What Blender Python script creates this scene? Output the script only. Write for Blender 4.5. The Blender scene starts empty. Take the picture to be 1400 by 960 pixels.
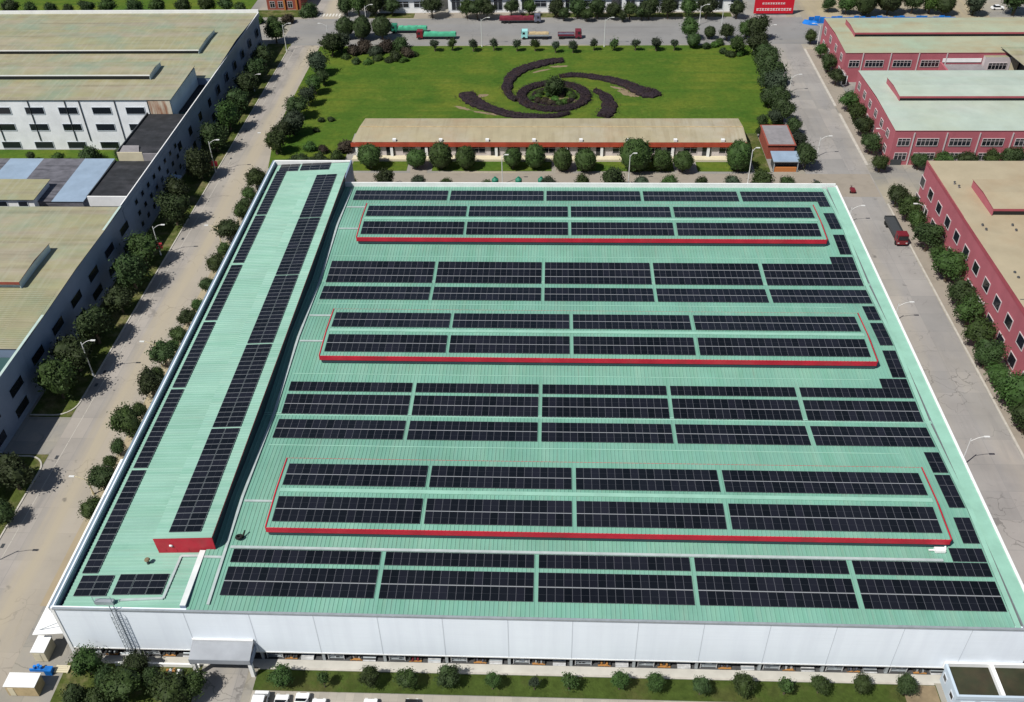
import bpy, math, random
from mathutils import Matrix, Vector
C = bpy.context.scene.collection
rnd = random.Random(7)
ORD = ['zeroth','first','second','third','fourth','fifth','sixth','seventh','eighth','ninth','tenth','eleventh','twelfth',
 'thirteenth','fourteenth','fifteenth','sixteenth','seventeenth','eighteenth','nineteenth','twentieth','twenty-first',
 'twenty-second','twenty-third','twenty-fourth','twenty-fifth','twenty-sixth','twenty-seventh','twenty-eighth','twenty-ninth','thirtieth']
CAMZ = 117.6

# ------------------------------------------------------------------ materials
class NT:
    def __init__(s, m): s.t = m.node_tree; s.n = s.t.nodes; s.l = s.t.links
    def node(s, typ, **kw):
        n = s.n.new(typ)
        for k, v in kw.items():
            if k in n.inputs: n.inputs[k].default_value = v
            else: setattr(n, k, v)
        return n
    def link(s, a, b): s.l.new(a, b)

def mat(name, col, rough=0.7, metal=0.0, noise=None, spec=0.3, rand=0.0, bump=None, layers=()):
    """noise=(scale, amount) light/dark variation; layers = [(colour, scale, lo, hi, amount, stretch xyz)] patches of another colour"""
    m = bpy.data.materials.new(name); m.use_nodes = True
    t = NT(m); b = t.n['Principled BSDF']
    b.inputs['Roughness'].default_value = rough; b.inputs['Metallic'].default_value = metal
    b.inputs['Specular IOR Level'].default_value = spec
    out = None
    if noise or layers or rand or bump:
        g = t.node('ShaderNodeTexCoord')
        rgb = t.node('ShaderNodeRGB'); rgb.outputs[0].default_value = (*col, 1)
        out = rgb.outputs[0]
        geo = t.node('ShaderNodeNewGeometry')
        for (lc, sc, lo, hi, amt, st) in layers:
            mp = t.node('ShaderNodeMapping'); mp.inputs['Scale'].default_value = st
            t.link(geo.outputs['Position'], mp.inputs['Vector'])
            nz = t.node('ShaderNodeTexNoise', Scale=sc, Detail=6.0, Roughness=0.62)
            t.link(mp.outputs[0], nz.inputs['Vector'])
            r = t.node('ShaderNodeMapRange'); r.inputs['From Min'].default_value = lo; r.inputs['From Max'].default_value = hi
            r.inputs['To Max'].default_value = amt
            t.link(nz.outputs['Fac'], r.inputs['Value'])
            mx = t.node('ShaderNodeMix', data_type='RGBA'); mx.inputs['B'].default_value = (0,0,0,1)
            t.link(r.outputs[0], mx.inputs[0]); t.link(out, mx.inputs[6]); mx.inputs[7].default_value = (*lc, 1)
            out = mx.outputs[2]
        if noise:
            nz = t.node('ShaderNodeTexNoise', Scale=noise[0], Detail=5.0, Roughness=0.6)
            t.link(geo.outputs['Position'], nz.inputs['Vector'])
            r = t.node('ShaderNodeMapRange'); r.inputs['From Min'].default_value = 0.3; r.inputs['From Max'].default_value = 0.7
            r.inputs['To Min'].default_value = 1 - noise[1]; r.inputs['To Max'].default_value = 1 + noise[1]
            t.link(nz.outputs['Fac'], r.inputs['Value'])
            hs = t.node('ShaderNodeHueSaturation'); t.link(r.outputs[0], hs.inputs['Value']); t.link(out, hs.inputs['Color'])
            out = hs.outputs[0]
        if rand:
            oi = t.node('ShaderNodeObjectInfo')
            r = t.node('ShaderNodeMapRange'); r.inputs['To Min'].default_value = 1 - rand; r.inputs['To Max'].default_value = 1 + rand
            t.link(oi.outputs['Random'], r.inputs['Value'])
            r2 = t.node('ShaderNodeMapRange'); r2.inputs['To Min'].default_value = 0.5 - rand*0.06; r2.inputs['To Max'].default_value = 0.5 + rand*0.06
            t.link(oi.outputs['Random'], r2.inputs['Value'])
            hs = t.node('ShaderNodeHueSaturation'); t.link(r.outputs[0], hs.inputs['Value']); t.link(r2.outputs[0], hs.inputs['Hue'])
            t.link(out, hs.inputs['Color']); out = hs.outputs[0]
        t.link(out, b.inputs['Base Color'])
        if bump:
            nz = t.node('ShaderNodeTexNoise', Scale=bump[0], Detail=4.0); t.link(geo.outputs['Position'], nz.inputs['Vector'])
            bp = t.node('ShaderNodeBump', Strength=bump[1], Distance=bump[2]); t.link(nz.outputs['Fac'], bp.inputs['Height'])
            t.link(bp.outputs[0], b.inputs['Normal'])
    else:
        b.inputs['Base Color'].default_value = (*col, 1)
    return m

def cracks(m, scale, dark, width=0.02, patch=None):
    # wandering dark cracks, tarred joints and repaired patches
    t = NT(m); b = t.n['Principled BSDF']; src = b.inputs['Base Color'].links[0].from_socket
    geo = t.node('ShaderNodeNewGeometry'); nz = t.node('ShaderNodeTexNoise', Scale=0.22, Detail=5.0); t.link(geo.outputs['Position'], nz.inputs['Vector'])
    ma = t.node('ShaderNodeVectorMath', operation='MULTIPLY_ADD'); t.link(nz.outputs['Color'], ma.inputs[0]); ma.inputs[1].default_value = (7,7,0); t.link(geo.outputs['Position'], ma.inputs[2])
    vo = t.node('ShaderNodeTexVoronoi', feature='DISTANCE_TO_EDGE', Scale=scale); t.link(ma.outputs[0], vo.inputs['Vector'])
    r_ = t.node('ShaderNodeMapRange'); r_.inputs['From Min'].default_value = width*0.4; r_.inputs['From Max'].default_value = width; r_.inputs['To Min'].default_value = dark; r_.inputs['To Max'].default_value = 1
    t.link(vo.outputs['Distance'], r_.inputs['Value'])
    n2 = t.node('ShaderNodeTexNoise', Scale=0.09, Detail=3.0); t.link(geo.outputs['Position'], n2.inputs['Vector'])
    r2 = t.node('ShaderNodeMapRange'); r2.inputs['From Min'].default_value = 0.5; r2.inputs['From Max'].default_value = 0.62; t.link(n2.outputs['Fac'], r2.inputs['Value'])
    mx = t.node('ShaderNodeMix', data_type='RGBA', blend_type='MULTIPLY'); t.link(r2.outputs[0], mx.inputs[0]); t.link(src, mx.inputs[6]); t.link(r_.outputs[0], mx.inputs[7])
    n3 = t.node('ShaderNodeTexNoise', Scale=0.55, Detail=2.0); t.link(geo.outputs['Position'], n3.inputs['Vector'])
    r3 = t.node('ShaderNodeMapRange'); r3.inputs['From Min'].default_value = 0.69; r3.inputs['From Max'].default_value = 0.80; r3.inputs['To Max'].default_value = 0.6; t.link(n3.outputs['Fac'], r3.inputs['Value'])
    m2 = t.node('ShaderNodeMix', data_type='RGBA'); t.link(r3.outputs[0], m2.inputs[0]); t.link(mx.outputs[2], m2.inputs[6]); m2.inputs[7].default_value = (0.07,0.068,0.065,1)
    t.link(m2.outputs[2], b.inputs['Base Color']); return m

def dusty(m, x0, x1, col, soft=1.2):
    # a lane of fine dust, fading out at both sides
    t = NT(m); b = t.n['Principled BSDF']; src = b.inputs['Base Color'].links[0].from_socket
    geo = t.node('ShaderNodeNewGeometry'); sp = t.node('ShaderNodeSeparateXYZ'); t.link(geo.outputs['Position'], sp.inputs[0])
    mp = t.node('ShaderNodeMapping'); mp.inputs['Scale'].default_value = (1,0.05,1); t.link(geo.outputs['Position'], mp.inputs[0])
    nz = t.node('ShaderNodeTexNoise', Scale=0.7, Detail=6.0); t.link(mp.outputs[0], nz.inputs['Vector'])
    ad = t.node('ShaderNodeMath', operation='MULTIPLY_ADD'); t.link(nz.outputs['Fac'], ad.inputs[0]); ad.inputs[1].default_value = 5.0; t.link(sp.outputs['X'], ad.inputs[2])
    a = t.node('ShaderNodeMapRange', interpolation_type='SMOOTHSTEP'); a.inputs['From Min'].default_value = x0+2.5-soft; a.inputs['From Max'].default_value = x0+2.5+soft; t.link(ad.outputs[0], a.inputs['Value'])
    c = t.node('ShaderNodeMapRange', interpolation_type='SMOOTHSTEP'); c.inputs['From Min'].default_value = x1+2.5-soft; c.inputs['From Max'].default_value = x1+2.5+soft; c.inputs['To Min'].default_value = 1; c.inputs['To Max'].default_value = 0.45; t.link(ad.outputs[0], c.inputs['Value'])
    mu = t.node('ShaderNodeMath', operation='MULTIPLY'); t.link(a.outputs[0], mu.inputs[0]); t.link(c.outputs[0], mu.inputs[1])
    mx = t.node('ShaderNodeMix', data_type='RGBA'); t.link(mu.outputs[0], mx.inputs[0]); t.link(src, mx.inputs[6]); mx.inputs[7].default_value = (*col,1)
    t.link(mx.outputs[2], b.inputs['Base Color']); return m

def joints(m, sx, sy, dark, width=0.012):
    """slab joints: darker lines on a world grid"""
    t = NT(m); b = t.n['Principled BSDF']; src = b.inputs['Base Color'].links[0].from_socket
    geo = t.node('ShaderNodeNewGeometry'); mp = t.node('ShaderNodeMapping'); mp.inputs['Scale'].default_value = (1/sx, 1/sy, 1)
    t.link(geo.outputs['Position'], mp.inputs['Vector'])
    br = t.node('ShaderNodeTexBrick', offset=0.0, Scale=1.0); br.inputs['Mortar Size'].default_value = width
    br.inputs['Brick Width'].default_value = 1.0; br.inputs['Row Height'].default_value = 1.0; br.inputs['Mortar Smooth'].default_value = 0.3
    br.inputs['Color1'].default_value = (0.90,0.90,0.90,1); br.inputs['Color2'].default_value = (1.08,1.06,1.04,1); br.inputs['Mortar'].default_value = (dark,dark,dark,1)
    t.link(mp.outputs[0], br.inputs['Vector'])
    mx = t.node('ShaderNodeMix', data_type='RGBA', blend_type='MULTIPLY'); mx.inputs[0].default_value = 1.0
    t.link(src, mx.inputs[6]); t.link(br.outputs['Color'], mx.inputs[7]); t.link(mx.outputs[2], b.inputs['Base Color'])
    return m

S1 = (1,1,1); SY = (1,0.06,1); SX = (0.06,1,1)
M = {}
M['roof_green'] = mat('roof_green', (0.155,0.338,0.268), 0.5, noise=(0.12,0.10), spec=0.4, layers=[((0.135,0.32,0.235),0.9,0.5,0.56,0.55,(1,0.012,1)),((0.20,0.29,0.23),1.6,0.56,0.72,0.5,(1,0.05,1)),((0.22,0.38,0.30),0.5,0.45,0.75,0.6,SY),((0.10,0.25,0.18),0.25,0.58,0.8,0.35,S1)])
M['roof_wing'] = mat('roof_wing', (0.225,0.41,0.335), 0.42, noise=(0.1,0.08), spec=0.5, layers=[((0.17,0.36,0.27),0.9,0.5,0.56,0.5,(0.012,1,1)),((0.25,0.35,0.28),1.6,0.56,0.72,0.45,(0.05,1,1)),((0.30,0.48,0.39),0.5,0.45,0.75,0.6,SX),((0.12,0.27,0.2),0.3,0.6,0.8,0.3,S1)])
M['trim_green'] = mat('trim_green', (0.25,0.46,0.37), 0.5, noise=(0.4,0.1))
M['trim_pale'] = mat('trim_pale', (0.42,0.53,0.49), 0.45, noise=(0.5,0.08))
M['white_wall'] = mat('white_wall', (0.78,0.85,0.93), 0.45, noise=(0.08,0.04), spec=0.4, layers=[((0.68,0.74,0.83),0.3,0.45,0.7,0.6,(1.5,1,0.06)),((0.73,0.80,0.88),1.2,0.5,0.62,0.4,(0.04,1,2.5))])
M['white'] = mat('white_paint', (0.75,0.76,0.76), 0.5, noise=(0.6,0.06))
M['trim_white'] = mat('white_flashing', (0.62,0.66,0.66), 0.5, noise=(0.6,0.08))
M['seam'] = mat('seam_grey', (0.55,0.60,0.66), 0.5)
M['red'] = mat('red_sheet', (0.46,0.014,0.036), 0.5, noise=(0.3,0.18), layers=[((0.36,0.03,0.04),0.35,0.5,0.68,0.6,(1,1,0.4)),((0.46,0.05,0.06),0.2,0.55,0.7,0.5,S1)])
M['red_seam'] = mat('red_seam', (0.24,0.012,0.022), 0.5)
M['dark_wall'] = mat('shaded_blue_wall', (0.17,0.22,0.31), 0.45, noise=(0.15,0.12), spec=0.4)  # deep shade of walls turned from the sun, put into the colour
M['dark_vent'] = mat('shaded_vent_sheet', (0.03,0.055,0.07), 0.5, noise=(0.15,0.12))  # shade on the wing monitor's right wall is put into this colour
M['end_grey'] = mat('grey_green_sheet', (0.46,0.56,0.60), 0.6, noise=(0.3,0.1))
M['canopy'] = mat('canopy_sheet', (0.25,0.27,0.30), 0.5, noise=(0.4,0.1))
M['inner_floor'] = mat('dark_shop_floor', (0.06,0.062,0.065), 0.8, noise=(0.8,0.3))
M['lawn_front'] = mat('front_lawn_grass', (0.045,0.068,0.014), 0.95, noise=(0.9,0.25), spec=0.1, bump=(3.0,0.5,0.2), layers=[((0.085,0.075,0.03),0.2,0.5,0.68,0.7,S1),((0.028,0.05,0.01),0.4,0.52,0.7,0.7,S1)])
M['dark_teal'] = mat('dark_teal_cladding', (0.035,0.085,0.085), 0.5, noise=(0.15,0.12))
M['steel'] = mat('galvanised_steel', (0.36,0.40,0.43), 0.4, 0.35, noise=(1.2,0.12))
M['steel_blue'] = mat('blue_grey_flashing', (0.27,0.36,0.44), 0.4, 0.1, noise=(0.2,0.12), spec=0.6)
M['tray'] = mat('tray_galvanised', (0.40,0.47,0.47), 0.5, 0.1, noise=(0.8,0.12))
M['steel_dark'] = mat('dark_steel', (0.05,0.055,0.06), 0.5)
M['rail'] = mat('aluminium_rail', (0.42,0.45,0.47), 0.4, 0.2)
M['annex_wall'] = mat('annex_cladding', (0.42,0.50,0.58), 0.5, noise=(0.4,0.06))
M['rusty'] = mat('rust_stained_wall', (0.55,0.50,0.40), 0.8, noise=(0.5,0.1), layers=[((0.25,0.09,0.04),0.6,0.46,0.66,0.9,(1,1,0.15))])
M['lamp'] = mat('lamp_paint', (0.62,0.63,0.62), 0.4)
M['lampcream'] = mat('lamp_cream', (0.55,0.48,0.30), 0.5)
M['pv'] = mat('pv_cell', (0.0072,0.0082,0.0112), 0.16, noise=(0.05,0.35), spec=0.55, rand=0.5)
M['pv_frame'] = mat('pv_frame', (0.125,0.13,0.148), 0.4, 0.3)
M['pv_frame_glint'] = mat('pv_frame_glint', (0.25,0.27,0.29), 0.4, 0.3)  # same frame as the others; brighter sun reflection put into the colour
M['pv_line'] = mat('pv_busbar', (0.035,0.038,0.046), 0.35)
M['glass'] = mat('dark_glass', (0.012,0.016,0.022), 0.12, spec=0.6, rand=0.4)
M['tan'] = mat('tan_sheet', (0.275,0.265,0.155), 0.6, noise=(0.25,0.10), layers=[((0.31,0.275,0.21),0.25,0.42,0.62,0.9,(0.06,1,1)),((0.17,0.155,0.10),0.5,0.52,0.7,0.6,(0.05,1,1)),((0.21,0.14,0.08),0.3,0.6,0.8,0.5,(0.3,1,1)),((0.20,0.27,0.20),0.08,0.48,0.66,0.7,S1),((0.33,0.33,0.25),1.2,0.5,0.62,0.4,(1,0.03,1))])
M['tan_warm'] = mat('warm_tan_sheet', (0.335,0.295,0.195), 0.6, noise=(0.25,0.08), layers=[((0.36,0.33,0.26),0.06,0.45,0.65,0.8,S1),((0.27,0.23,0.15),0.9,0.5,0.62,0.5,(1,0.04,1)),((0.33,0.24,0.15),0.08,0.52,0.68,0.6,S1)])
M['tan_rib'] = mat('tan_ribbed', (0.27,0.265,0.165), 0.6, noise=(0.3,0.14), layers=[((0.16,0.15,0.10),0.6,0.5,0.75,0.5,(1,0.05,1))])
M['mint'] = mat('pale_mint_sheet', (0.37,0.44,0.385), 0.55, noise=(0.2,0.08), layers=[((0.36,0.41,0.33),0.07,0.45,0.65,0.7,S1),((0.42,0.44,0.40),0.15,0.5,0.7,0.5,(0.2,1,1))])
M['sand_mint'] = mat('weathered_mint_sheet', (0.33,0.35,0.25), 0.6, noise=(0.2,0.08), layers=[((0.34,0.27,0.16),0.12,0.45,0.65,0.8,(0.3,1,1)),((0.28,0.36,0.27),0.05,0.5,0.65,0.8,S1)])
M['pink_tan'] = mat('buff_sheet', (0.36,0.31,0.215), 0.6, noise=(0.2,0.08), layers=[((0.33,0.26,0.17),0.06,0.48,0.65,0.7,S1)])
M['pink'] = mat('pink_render', (0.36,0.105,0.130), 0.75, noise=(0.25,0.10), layers=[((0.28,0.085,0.105),0.5,0.55,0.8,0.5,(1,1,0.15))])
M['pink_trim'] = mat('pink_trim', (0.32,0.07,0.09), 0.7, noise=(0.4,0.1))
M['frame_white'] = mat('window_frame_paint', (0.50,0.45,0.46), 0.6)
M['brick'] = mat('red_brick', (0.25,0.065,0.045), 0.8, noise=(1.0,0.15))
M['redband'] = mat('red_tile_band', (0.36,0.06,0.03), 0.7, noise=(0.5,0.2))
M['cream'] = mat('cream_render', (0.55,0.50,0.36), 0.8, noise=(0.5,0.08))
M['grey_wall'] = mat('grey_render', (0.50,0.46,0.46), 0.8, noise=(0.3,0.08))
M['flat_dark'] = mat('dark_flat_roof', (0.02,0.022,0.026), 0.8, noise=(0.5,0.3), layers=[((0.06,0.06,0.07),0.4,0.5,0.75,0.7,(0.3,1,1))])
M['flat_brown'] = mat('wet_flat_roof', (0.026,0.029,0.014), 0.6, noise=(0.4,0.3), layers=[((0.045,0.032,0.018),0.3,0.45,0.7,0.8,S1)])
M['flat_grey'] = mat('grey_flat_roof', (0.22,0.21,0.22), 0.8, noise=(0.6,0.15))
M['sky_sheet'] = mat('translucent_sheet', (0.25,0.33,0.43), 0.3, noise=(0.3,0.12), spec=0.5)
M['old_sheet'] = mat('old_grey_sheet', (0.12,0.12,0.14), 0.6, noise=(0.5,0.3), layers=[((0.05,0.05,0.06),0.8,0.5,0.6,0.8,(0.1,1,1))])
M['concrete'] = joints(mat('concrete_yard', (0.24,0.235,0.222), 0.85, noise=(0.06,0.14), layers=[((0.30,0.27,0.20),0.03,0.45,0.62,0.8,S1),((0.14,0.135,0.13),0.25,0.58,0.75,0.6,S1)]), 6, 6, 0.88)
M['road'] = joints(mat('concrete_road', (0.225,0.22,0.222), 0.85, noise=(0.08,0.12), layers=[((0.29,0.27,0.225),0.12,0.45,0.65,0.7,SY),((0.15,0.148,0.15),0.5,0.56,0.72,0.55,SY),((0.17,0.165,0.165),0.07,0.55,0.7,0.6,S1)]), 4.2, 5.5, 0.86)
M['road_left'] = dusty(joints(mat('dusty_concrete_road', (0.285,0.268,0.252), 0.85, noise=(0.08,0.12), layers=[((0.30,0.28,0.25),0.12,0.45,0.65,0.7,SY),((0.17,0.168,0.17),0.5,0.56,0.72,0.45,SY),((0.2,0.19,0.185),0.07,0.55,0.7,0.6,S1)]), 4.2, 5.5, 0.84), -82.6, -79.2, (0.345,0.305,0.235), 1.9)
M['road_right'] = joints(mat('worn_concrete_road', (0.262,0.255,0.248), 0.85, noise=(0.10,0.12), layers=[((0.30,0.283,0.255),0.10,0.45,0.62,0.8,(1,0.15,1)),((0.19,0.185,0.185),0.3,0.54,0.72,0.6,(1,0.1,1)),((0.15,0.148,0.15),0.05,0.58,0.7,0.6,S1)]), 5.4, 6.2, 0.90)
M['road_far'] = mat('asphalt_concrete_road', (0.205,0.205,0.205), 0.85, noise=(0.08,0.10), layers=[((0.25,0.235,0.21),0.1,0.45,0.65,0.6,SX),((0.15,0.15,0.155),0.4,0.56,0.72,0.5,SX)])
for k_, sc_, dk_ in (('road_left',0.24,0.75),('road_right',0.26,0.63),('road_far',0.20,0.73),('concrete',0.22,0.73)): cracks(M[k_], sc_, dk_, 0.022)
M['dust'] = mat('dusty_lane', (0.335,0.285,0.19), 0.9, noise=(0.1,0.12), layers=[((0.24,0.215,0.175),0.18,0.42,0.62,0.85,SY),((0.36,0.27,0.17),0.25,0.55,0.7,0.5,SY)])
M['pave'] = joints(mat('pavement_slab', (0.33,0.31,0.27), 0.85, noise=(0.3,0.12)), 1.2, 1.2, 0.8, 0.02)
M['path'] = mat('path_concrete', (0.27,0.24,0.20), 0.85, noise=(0.3,0.14), layers=[((0.19,0.17,0.15),0.3,0.5,0.7,0.6,S1)])
M['kerb'] = mat('kerb_stone', (0.42,0.40,0.36), 0.8, noise=(0.8,0.15))
M['line'] = mat('road_paint', (0.55,0.54,0.50), 0.8, noise=(2.0,0.25))
M['apron'] = mat('apron_concrete', (0.46,0.45,0.41), 0.8, noise=(0.4,0.10))
M['lawn'] = mat('lawn_grass', (0.060,0.110,0.014), 0.95, noise=(0.9,0.18), spec=0.1, bump=(3.0,0.5,0.2), layers=[((0.105,0.135,0.018),0.05,0.44,0.62,0.9,S1),((0.030,0.082,0.010),0.05,0.52,0.68,0.8,(1,1.6,3)),((0.14,0.16,0.03),0.14,0.58,0.74,0.6,S1),((0.045,0.10,0.012),0.35,0.5,0.6,0.5,(0.05,1,1))])
M['verge'] = mat('verge_grass', (0.060,0.080,0.018), 0.95, noise=(0.9,0.25), spec=0.1, bump=(3.0,0.5,0.2), layers=[((0.17,0.145,0.075),0.25,0.48,0.66,0.8,S1),((0.03,0.05,0.012),0.35,0.52,0.7,0.7,S1)])
M['soil'] = mat('bare_soil', (0.20,0.155,0.095), 0.95, noise=(0.8,0.2))
M['leaf'] = mat('leaf_dark', (0.0235,0.040,0.011), 0.7, spec=0.25, rand=0.35, noise=(0.7,0.35))
M['leaf_mid'] = mat('leaf_mid', (0.029,0.054,0.0115), 0.7, spec=0.25, rand=0.35, noise=(0.7,0.35))
M['leaf_grey'] = mat('leaf_greyish', (0.031,0.045,0.026), 0.75, spec=0.2, rand=0.35, noise=(0.7,0.35))
M['leaf_bright'] = mat('leaf_bright', (0.043,0.09,0.016), 0.7, spec=0.2, rand=0.25, noise=(0.7,0.3))
M['leaf_brown'] = mat('leaf_bronze', (0.040,0.032,0.022), 0.75, spec=0.2, rand=0.3, noise=(0.7,0.3))
M['hedge'] = mat('purple_hedge', (0.026,0.019,0.024), 0.9, noise=(2.2,0.45), spec=0.1, layers=[((0.045,0.028,0.022),0.5,0.5,0.7,0.7,S1),((0.016,0.022,0.012),0.9,0.55,0.7,0.6,S1)])
M['bark'] = mat('bark', (0.11,0.085,0.06), 0.9, noise=(2,0.2))
M['tyre'] = mat('tyre_rubber', (0.012,0.012,0.012), 0.8)
M['carwhite'] = mat('white_car_paint', (0.78,0.79,0.80), 0.25, spec=0.5)
M['cardark'] = mat('dark_car_paint', (0.02,0.022,0.025), 0.25, spec=0.5)
M['carred'] = mat('red_truck_paint', (0.15,0.012,0.018), 0.35, spec=0.5)
M['maroon'] = mat('maroon_truck_bed', (0.15,0.02,0.035), 0.6, noise=(0.8,0.3))
M['tarp'] = mat('green_tarpaulin', (0.07,0.36,0.22), 0.6, noise=(0.6,0.2))
M['cyan'] = mat('cyan_truck_paint', (0.30,0.62,0.62), 0.35, spec=0.5)
M['blue'] = mat('blue_tarpaulin', (0.01,0.16,0.55), 0.5, noise=(0.5,0.4))
M['orange'] = mat('orange_board', (0.42,0.16,0.05), 0.6)
M['sand'] = mat('sand_load', (0.42,0.33,0.19), 0.9, noise=(1.0,0.2))
M['greybox'] = mat('grey_load', (0.10,0.11,0.15), 0.6, noise=(0.8,0.3))
M['board_red'] = mat('billboard_red', (0.50,0.01,0.025), 0.5)
M['banner'] = mat('banner_red', (0.80,0.07,0.11), 0.6)
M['tank'] = mat('green_tank', (0.015,0.16,0.10), 0.5)
M['white_fac'] = mat('white_factory_cladding', (0.76,0.78,0.81), 0.6, noise=(0.4,0.08))
M['crate_orange'] = mat('crate_orange', (0.35,0.17,0.05), 0.7)
M['plastic'] = mat('grey_white_plastic', (0.45,0.46,0.47), 0.6, noise=(1.5,0.3))

# ------------------------------------------------------------------ mesh helper
class MB:
    def __init__(s): s.v = []; s.f = []; s.mi = []; s.ms = []
    def m(s, k):
        if k not in s.ms: s.ms.append(k)
        return s.ms.index(k)
    def poly(s, pts, k):
        i = len(s.v); s.v += [tuple(p) for p in pts]; s.f.append(tuple(range(i, i+len(pts)))); s.mi.append(s.m(k)); return s
    def box(s, x0, x1, y0, y1, z0, z1, k, top=None):
        i = len(s.v)
        s.v += [(x0,y0,z0),(x1,y0,z0),(x1,y1,z0),(x0,y1,z0),(x0,y0,z1),(x1,y0,z1),(x1,y1,z1),(x0,y1,z1)]
        a = s.m(k); t = s.m(top) if top else a
        for f, q in (((3,2,1,0),a),((4,5,6,7),t),((0,1,5,4),a),((1,2,6,5),a),((2,3,7,6),a),((3,0,4,7),a)):
            s.f.append(tuple(i+j for j in f)); s.mi.append(q)
        return s
    def hexa(s, p, k, top=None):
        """8 points: bottom ring then top ring, both counter-clockwise from above"""
        i = len(s.v); s.v += [tuple(q) for q in p]; a = s.m(k); t = s.m(top) if top else a
        for f, q in (((3,2,1,0),a),((4,5,6,7),t),((0,1,5,4),a),((1,2,6,5),a),((2,3,7,6),a),((3,0,4,7),a)):
            s.f.append(tuple(i+j for j in f)); s.mi.append(q)
        return s
    def slab(s, pts, th, k, edge=None):
        """a sheet through the four points (counter-clockwise from above) with thickness below"""
        return s.hexa([(x,y,z-th) for x,y,z in pts] + list(pts), edge or k, k)
    def tube(s, p0, p1, r0, r1, k, n=8):
        p0 = Vector(p0); p1 = Vector(p1); d = (p1-p0).normalized()
        a = d.orthogonal().normalized(); b = d.cross(a); i = len(s.v)
        for p, r in ((p0,r0),(p1,r1)):
            for j in range(n):
                t = 2*math.pi*j/n; s.v.append(tuple(p + a*(r*math.cos(t)) + b*(r*math.sin(t))))
        q = s.m(k)
        for j in range(n):
            s.f.append((i+j, i+(j+1)%n, i+n+(j+1)%n, i+n+j)); s.mi.append(q)
        s.f.append(tuple(i+j for j in reversed(range(n)))); s.mi.append(q)
        s.f.append(tuple(i+n+j for j in range(n))); s.mi.append(q)
        return s
    def mesh(s, name, o=(0,0,0), smooth=False):
        me = bpy.data.meshes.new(name)
        me.from_pydata([(x-o[0],y-o[1],z-o[2]) for x,y,z in s.v], [], s.f)
        for k in s.ms: me.materials.append(M[k])
        me.polygons.foreach_set('material_index', s.mi)
        if smooth: me.polygons.foreach_set('use_smooth', [True]*len(me.polygons))
        me.update(); return me
    def build(s, name, parent=None, o=None, smooth=False):
        """parent: (Empty, origin) pair or None"""
        org = o or (tuple(parent.location) if parent and parent.parent is None and parent.type == 'EMPTY' else (parent['org'][:] if parent and 'org' in parent else (0,0,0)))
        ob = bpy.data.objects.new(name, s.mesh(name, org, smooth)); C.objects.link(ob)
        if parent: ob.parent = parent
        else: ob.location = org
        ob['org'] = tuple(org)
        return ob

def tag(o, label, cat, group=None):
    n = len(label.replace('-', ' ').split())
    o['label'] = label; o['category'] = cat
    if group: o['group'] = group
    return o
def thing(name, label, cat, loc=(0,0,0), group=None):
    o = bpy.data.objects.new(name, None); o.empty_display_size = 0.1; C.objects.link(o); o.location = loc
    return tag(o, label, cat, group)
def struct(o): o['kind'] = 'structure'; return o
def put(name, mesh, parent, loc=(0,0,0), rot=0, sc=None):
    o = bpy.data.objects.new(name, mesh); C.objects.link(o); o.parent = parent; o.location = loc; o.rotation_euler = (0,0,rot)
    if sc: o.scale = sc
    return o
def sheet(name, pts, z, k):
    b = MB(); b.poly([(x,y,z) for x,y in pts], k); return struct(b.build(name))
def rect(name, x0, x1, y0, y1, z, k): return sheet(name, [(x0,y0),(x1,y0),(x1,y1),(x0,y1)], z, k)

# ------------------------------------------------------------------ ground
rect('ground', -900, 900, -300, 1500, 0.0, 'concrete')
rect('road', -88.2, -75.6, 20, 430, 0.008, 'road_left').name = 'left_road'
b = MB()
for i in range(34):
    y0 = 60+i*7.5; b.box(-86.23,-86.12,y0,y0+7.3,0.010,0.018,'kerb')
struct(b.build('road_edge_line'))
rect('right_road', 64.5, 80.8, 20, 430, 0.008, 'road_right')
rect('far_road', -92, 140, 310.4, 335.5, 0.022, 'road_far')
rect('west_verge', -96.3, -88.35, 126.5, 312, 0.03, 'verge')
rect('west_verge_near', -96.3, -88.35, 40, 116.8, 0.03, 'verge')
rect('tree_strip_left', -76.2, -68.5, 85, 206, 0.012, 'dust')
rect('east_verge', 81.2, 87.2, 100, 206, 0.03, 'path')
rect('east_verge_far', 81.2, 86.2, 232, 306, 0.03, 'path')
rect('yard_behind_factory', -75.5, 80.5, 209.5, 221.2, 0.016, 'path')
b = MB()
for i in range(9): b.box(-86.5+i*1.15,-85.9+i*1.15,338.2,341.0,0.024,0.032,'line')
for i in range(4): b.box(-76.9+0.9*i,-76.5+0.9*i,336.6,337.6,0.024,0.032,'line')
struct(b.build('crossing_marking'))
def kerb(name, pts, w=0.28, h=0.13):
    b = MB()
    for (xa,ya),(xb,yb) in zip(pts, pts[1:]):
        d = Vector((xb-xa, yb-ya)); L = d.length
        if L < 1e-4: continue
        d /= L; nx, ny = -d.y*w/2, d.x*w/2
        b.hexa([(xa-nx,ya-ny,0),(xb-nx,yb-ny,0),(xb+nx,yb+ny,0),(xa+nx,ya+ny,0),(xa-nx,ya-ny,h),(xb-nx,yb-ny,h),(xb+nx,yb+ny,h),(xa+nx,ya+ny,h)][0:8], 'kerb')
    return struct(b.build(name))
def arc(cx, cy, r, a0, a1, n=7): return [(cx+r*math.cos(math.radians(a0+(a1-a0)*i/n)), cy+r*math.sin(math.radians(a0+(a1-a0)*i/n))) for i in range(n+1)]
b = MB(); q = random.Random(3)
for i in range(26):
    side = q.choice([-1,1]); x = (q.uniform(-87.6,-86.6) if side < 0 else q.uniform(65.2,66.2)); y = 66+i*9.5+q.uniform(-3,3)
    b.box(x,x+0.55,y,y+0.9,0.010,0.021,'steel_dark')
struct(b.build('drain_grating'))
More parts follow.
